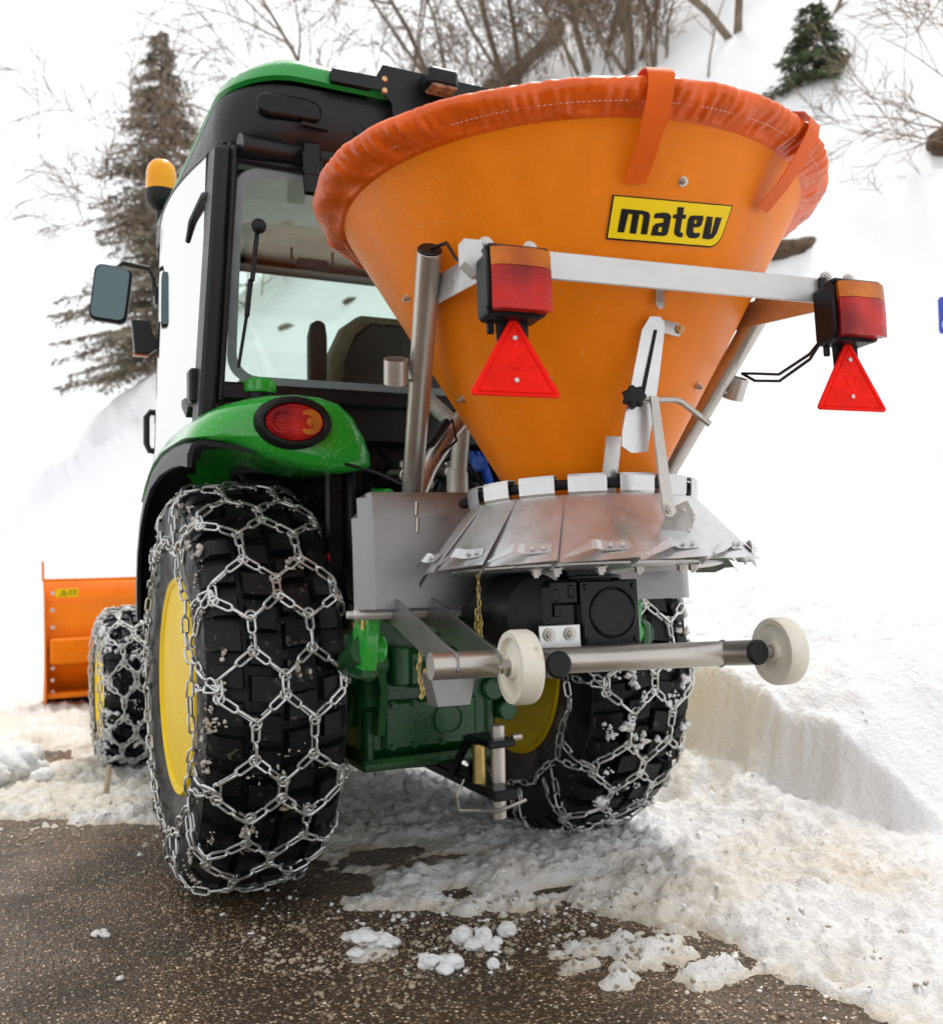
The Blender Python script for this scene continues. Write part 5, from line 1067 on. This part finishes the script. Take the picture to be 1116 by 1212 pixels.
# ------------------------------------------------------------------ vegetation on the slope
def grow(b, p, d, L, r, depth, r_, seg=5, droop=0., kids=(2, 4), wig=.25, tw=None, nmin=3, rm=.0065):
    """branching woody limb; thin limbs go into tw"""
    P = [np.array(p, float)]; d = np.array(d, float)/np.linalg.norm(d); D = [d]
    for i in range(seg):
        d = d+r_.normal(0, wig/seg**.5, 3)+np.array([0, 0, -droop/seg]); d /= np.linalg.norm(d); P.append(P[-1]+d*L/seg); D.append(d)
    rr = np.linspace(r, max(r*.35, rm), seg+1); (tw if (tw is not None and r < .02) else b).tube(P, rr, 6 if r > .03 else 4 if r > .012 else nmin, cap=False)
    if depth <= 0: return
    for k in range(r_.integers(*kids)+1):
        t = r_.uniform(.25, 1.0); i = min(int(t*seg), seg-1); f = t*seg-i; q = P[i]*(1-f)+P[i+1]*f
        n = r_.normal(0, 1, 3); n -= D[i]*(n@D[i]); n /= np.linalg.norm(n); ang = r_.uniform(.45, 1.0)
        grow(b, q, D[i]*math.cos(ang)+n*math.sin(ang)+np.array([0, 0, .12]), L*r_.uniform(.40, .62), max(r*(1-.55*t)*.6, rm), depth-1, r_, max(3, seg-1), droop, kids, wig, tw, nmin, rm)
def bare_tree(x, y, stems, label, seed, name='bare_tree', cat='tree', group='bare trees on the slope', depth=3, kids=(4, 7), rm=.0065):
    z = tz(x, y)-.1; r_ = np.random.default_rng(seed); root = empty(name, (x, y, z), label, cat, group); OFFS[root.name] = (-x, -y, -z)
    b = MB(); tw = MB()
    for dx, dy, d, L, r in stems: grow(b, (x+dx, y+dy, z), d, L, r*.72, depth, r_, 7, .12, kids, .22, tw, 3, rm)
    b.build('trunk', M['bark'], root, 180)
    if tw.n: tw.build('branches', M['twig'], root, 180)
    return root
TREES = [
 (9.2, 12.6, [(0, 0, (-.25, 0, 1), 6, .10), (.3, 0, (.15, -.1, 1), 5.5, .08), (-.2, .1, (-.5, -.2, .9), 5, .06)], 'clump of grey stems rising straight behind the hopper rim left of the strap'),
 (9.0, 11.0, [(0, 0, (-.1, 0, 1), 6, .12), (.2, .1, (.25, 0, 1), 5, .07), (-.1, 0, (-.45, 0, .9), 5, .06)], 'dense clump of dark upright stems above the strap of the hopper cover'),
 (8.9, 10.2, [(0, 0, (.02, 0, 1), 4.5, .05), (.1, .1, (.12, 0, 1), 4.5, .045), (-.1, 0, (-.12, 0, 1), 4.2, .05), (.2, 0, (.3, 0, 1), 4, .04)], 'bunch of thin straight poles right of the dark clump'),
 (9.4, 8.8, [(0, 0, (-.75, .35, .8), 4.5, .09), (.1, 0, (.1, 0, 1), 3.5, .10)], 'mossy trunk leaning to the left above the right half of the hopper'),
 (8.8, 15.2, [(0, 0, (-.3, 0, 1), 7, .10), (.3, 0, (.0, 0, 1), 6.5, .09), (.5, .3, (-.6, 0, .8), 6, .06)], 'wide bare tree with arching limbs behind the lamp on the cab roof'),
 (7.4, 14.6, [(0, 0, (-.55, -.1, .85), 6, .09), (.2, 0, (-.8, -.2, .55), 5.5, .07), (0, .2, (-.2, 0, 1), 5, .06)], 'bare tree whose long limbs arch left over the cab roof'),
 (6.0, 15.5, [(0, 0, (-.5, 0, .75), 5.5, .08), (.2, 0, (-.9, -.1, .55), 4.5, .06), (-.1, 0, (.1, 0, 1), 5, .06)], 'bare tree with drooping twigs over the left part of the green roof'),
 (10.6, 13.4, [(0, 0, (-.1, 0, 1), 5, .09), (.3, .2, (.2, 0, 1), 5, .08)], 'pair of pale trunks farther up behind the dense clump'),
 (9.3, 6.9, [(0, 0, (-.1, 0, 1), 1.6, .04), (.1, 0, (.3, 0, 1), 1.8, .05)], 'short bushy stems just behind the small dark spruce'),
 (9.7, 5.9, [(0, 0, (-.3, 0, .9), 1.6, .04), (.1, 0, (.1, 0, 1), 1.8, .05)], 'brown thicket at the top edge right of the small spruce')]
for i, (x, y, st_, lab) in enumerate(TREES): bare_tree(x, y, st_, lab, 100+i, depth=3 if i < 8 else 2)
bare_tree(6.95, 2.55, [(0, 0, (-.55, .45, .50), 1.5, .018), (0, .1, (-.6, .5, .15), 1.4, .016), (.1, 0, (-.3, .3, .9), 1.6, .018), (.05, -.1, (-.7, .3, -.25), 1.2, .014), (0, 0, (-.45, .4, .75), 1.6, .016), (.1, .1, (-.6, .6, .3), 1.5, .016)], 'leafless shrub reaching in from the right edge above the dark rock', 131, 'bare_shrub', 'shrub', None, 3, (3, 5), .0030)
bare_tree(8.3, 8.15, [(0, 0, (-.25, 0, -.8), 1.0, .03), (0, 0, (.2, 0, 1), 1.6, .03)], 'single thin branch drooping to the hopper rim beside the leaning trunk', 132, 'bare_sapling', 'sapling', None, 1, (1, 3), .005)
bare_tree(2.65, 15.4, [(.35*k-1.0, .1*(k % 3), (.08*(k-3), 0, 1), 3.6-.15*abs(k-2), .02) for k in range(8)], 'brown leafless bush in front of the tall spruce behind the mirror', 133, 'bare_shrub', 'shrub', None, 3, (4, 7))
BUSH = [(7.9, 14.0, 'brown thicket of thin stems just above the lamp on the cab roof'), (9.2, 14.2, 'brown thicket between the roof lamp and the snowy log'), (9.6, 13.0, 'brown thicket in front of the fallen log'), (9.1, 11.9, 'brown thicket at the foot of the grey stems'), (9.0, 10.6, 'brown thicket at the foot of the thin poles'), (6.6, 14.4, 'brown thicket showing over the left half of the green roof')]
for i, (x, y, lab) in enumerate(BUSH):
    q_ = np.random.default_rng(300+i); bare_tree(x, y, [(q_.uniform(-.7, .7), q_.uniform(-.3, .3), (q_.uniform(-.5, .3), q_.uniform(-.2, .2), 1), q_.uniform(1.2, 2.4), .016) for k in range(12)], lab, 310+i, 'bare_shrub', 'shrub', 'leafless thickets on the slope', 2, (5, 8), .006)
def spruce(x, y, H, R, label, seed, nb=150, dens=1., low=.0, nm='needle'):
    z = tz(x, y)-.1; r_ = np.random.default_rng(seed); root = empty('spruce_tree', (x, y, z), label, 'tree'); OFFS[root.name] = (-x, -y, -z)
    b = MB(); b.tube([(x, y, z), (x+.03, y, z+H*.5), (x, y, z+H)], [H*.018, H*.011, .008], 8)
    V = []; nv = 0
    for i in range(nb):
        t = (i+r_.random())/nb; t = low+(1-low)*t; h = z+H*t; L = R*(1-t)**.85*r_.uniform(.55, 1.15)+.10; a = r_.uniform(0, 6.283)
        d = np.array([math.cos(a), math.sin(a), 0]); sd_ = np.array([-d[1], d[0], 0]); P = []
        for k in range(6): u = k/5; P.append(np.array([x, y, h])+d*L*u+np.array([0, 0, L*(.10*u-.55*u*u+.22*u**3)]))
        b.tube(P, np.linspace(.004+.010*L, .003, 6), 3, cap=False)
        n = int(dens*(16+34*L))
        for k in range(n):
            u = r_.uniform(.12, 1); j = min(int(u*5), 4); f = u*5-j; q = P[j]*(1-f)+P[j+1]*f; l = (.09+.26*L*(1-u))*r_.uniform(.5, 1.2); sg = r_.choice((-1, 1))
            e = q+sd_*sg*l*.8+d*l*.5+np.array([0, 0, -l*r_.uniform(.0, .8)])
            for m_ in range(4):
                c0 = q+(e-q)*(m_+r_.random())/4; g = r_.normal(0, 1, 3); g /= np.linalg.norm(g); w_ = .030*r_.uniform(.6, 1.3)*(1+.25*L); ax_ = (e-q)/np.linalg.norm(e-q)
                V.append(np.array([c0-g*w_*.5, c0+g*w_*.5+ax_*w_*.6, c0+ax_*w_*2.2+g*w_*.2]))
    b.build('trunk', M['bark'], root, 60); V = np.array(V).reshape(-1, 3)-np.array([x, y, z])
    me = bigmesh('crown', V, np.arange(len(V)).reshape(-1, 3), M[nm]); me.parent = root
    return root
spruce(1.75, 16.9, 6.9, 2.15, 'tall spruce with drooping boughs against the white sky left of the cab', 201, 330, 1.3)
spruce(7.95, 5.80, 1.05, .55, 'small dark spruce half buried in the snow of the upper slope', 202, 60, 1.3, .0, 'needle2')
# bare earth and rock showing on the slope, a snowy fallen log
def rock(x, y, s, label, seed, m='earth', name='rock', dz=0.):
    z = tz(x, y); b = MB(); n = 24; mm = 14; a = np.arange(n)*2*np.pi/n; V = []
    for i in range(mm+1):
        p = math.pi*i/mm; X, Y, Z = math.sin(p)*np.cos(a), math.sin(p)*np.sin(a), np.full(n, -math.cos(p)); k = 1+.9*fbm(X*2+seed+Z, Y*2-Z+seed, seed, 4)
        V.append(np.stack([X*k*s[0], Y*k*s[1], Z*k*s[2]], 1))
    b.add(np.concatenate(V), [(i*n+j, i*n+(j+1) % n, (i+1)*n+(j+1) % n, (i+1)*n+j) for i in range(mm) for j in range(n)])
    o = b.build(name, M[m], None, 60); o.location = (x, y, z+dz); o.rotation_euler = (0, 0, rad(-40)); return tag(o, label, name.replace('_', ' '))
rock(5.52, 3.80, (.34, .10, .10), 'strip of brown earth under a snow lip right of the hopper', 61, name='earth_patch')
rock(6.88, 3.15, (.20, .2, .20), 'dark rock poking out of the snow at the right edge', 62, dz=-.03)
for i, (x, y, lab) in enumerate([(3.0, 12.2, 'dark tuft of earth on the slope seen low through the rear window'), (4.3, 12.4, 'dark tuft of earth on the slope seen high through the rear window'), (3.9, 11.6, 'dark tuft of earth between the two others behind the cab window')]): rock(x, y, (.15, .08, .07), lab, 70+i, name='earth_patch', dz=-.03)
rock(8.15, 5.65, (.22, .16, .16), 'dark earth hollow below the small spruce', 63, name='earth_hollow')
x0, y0, x1, y1 = 8.6, 15.6, 10.9, 16.6
b = MB(); p0 = np.array((x0, y0, tz(x0, y0)+.30)); p1 = np.array((x1, y1, tz(x1, y1)+.5)); b.tube([p0, (p0+p1)/2+np.array([0, 0, .05]), p1], [.24, .27, .30], 14); lg = b.build('fallen_log', M['bark'], None, 60); tag(lg, 'fallen log under a thick cap of snow among the bare trees', 'log')
b = MB(); b.tube([p0+np.array([0, 0, .16]), (p0+p1)/2+np.array([0, -.03, .24]), p1+np.array([0, 0, .22])], [.2, .25, .24], 12); b.build('snow_cap', M['lump'], lg, 180)
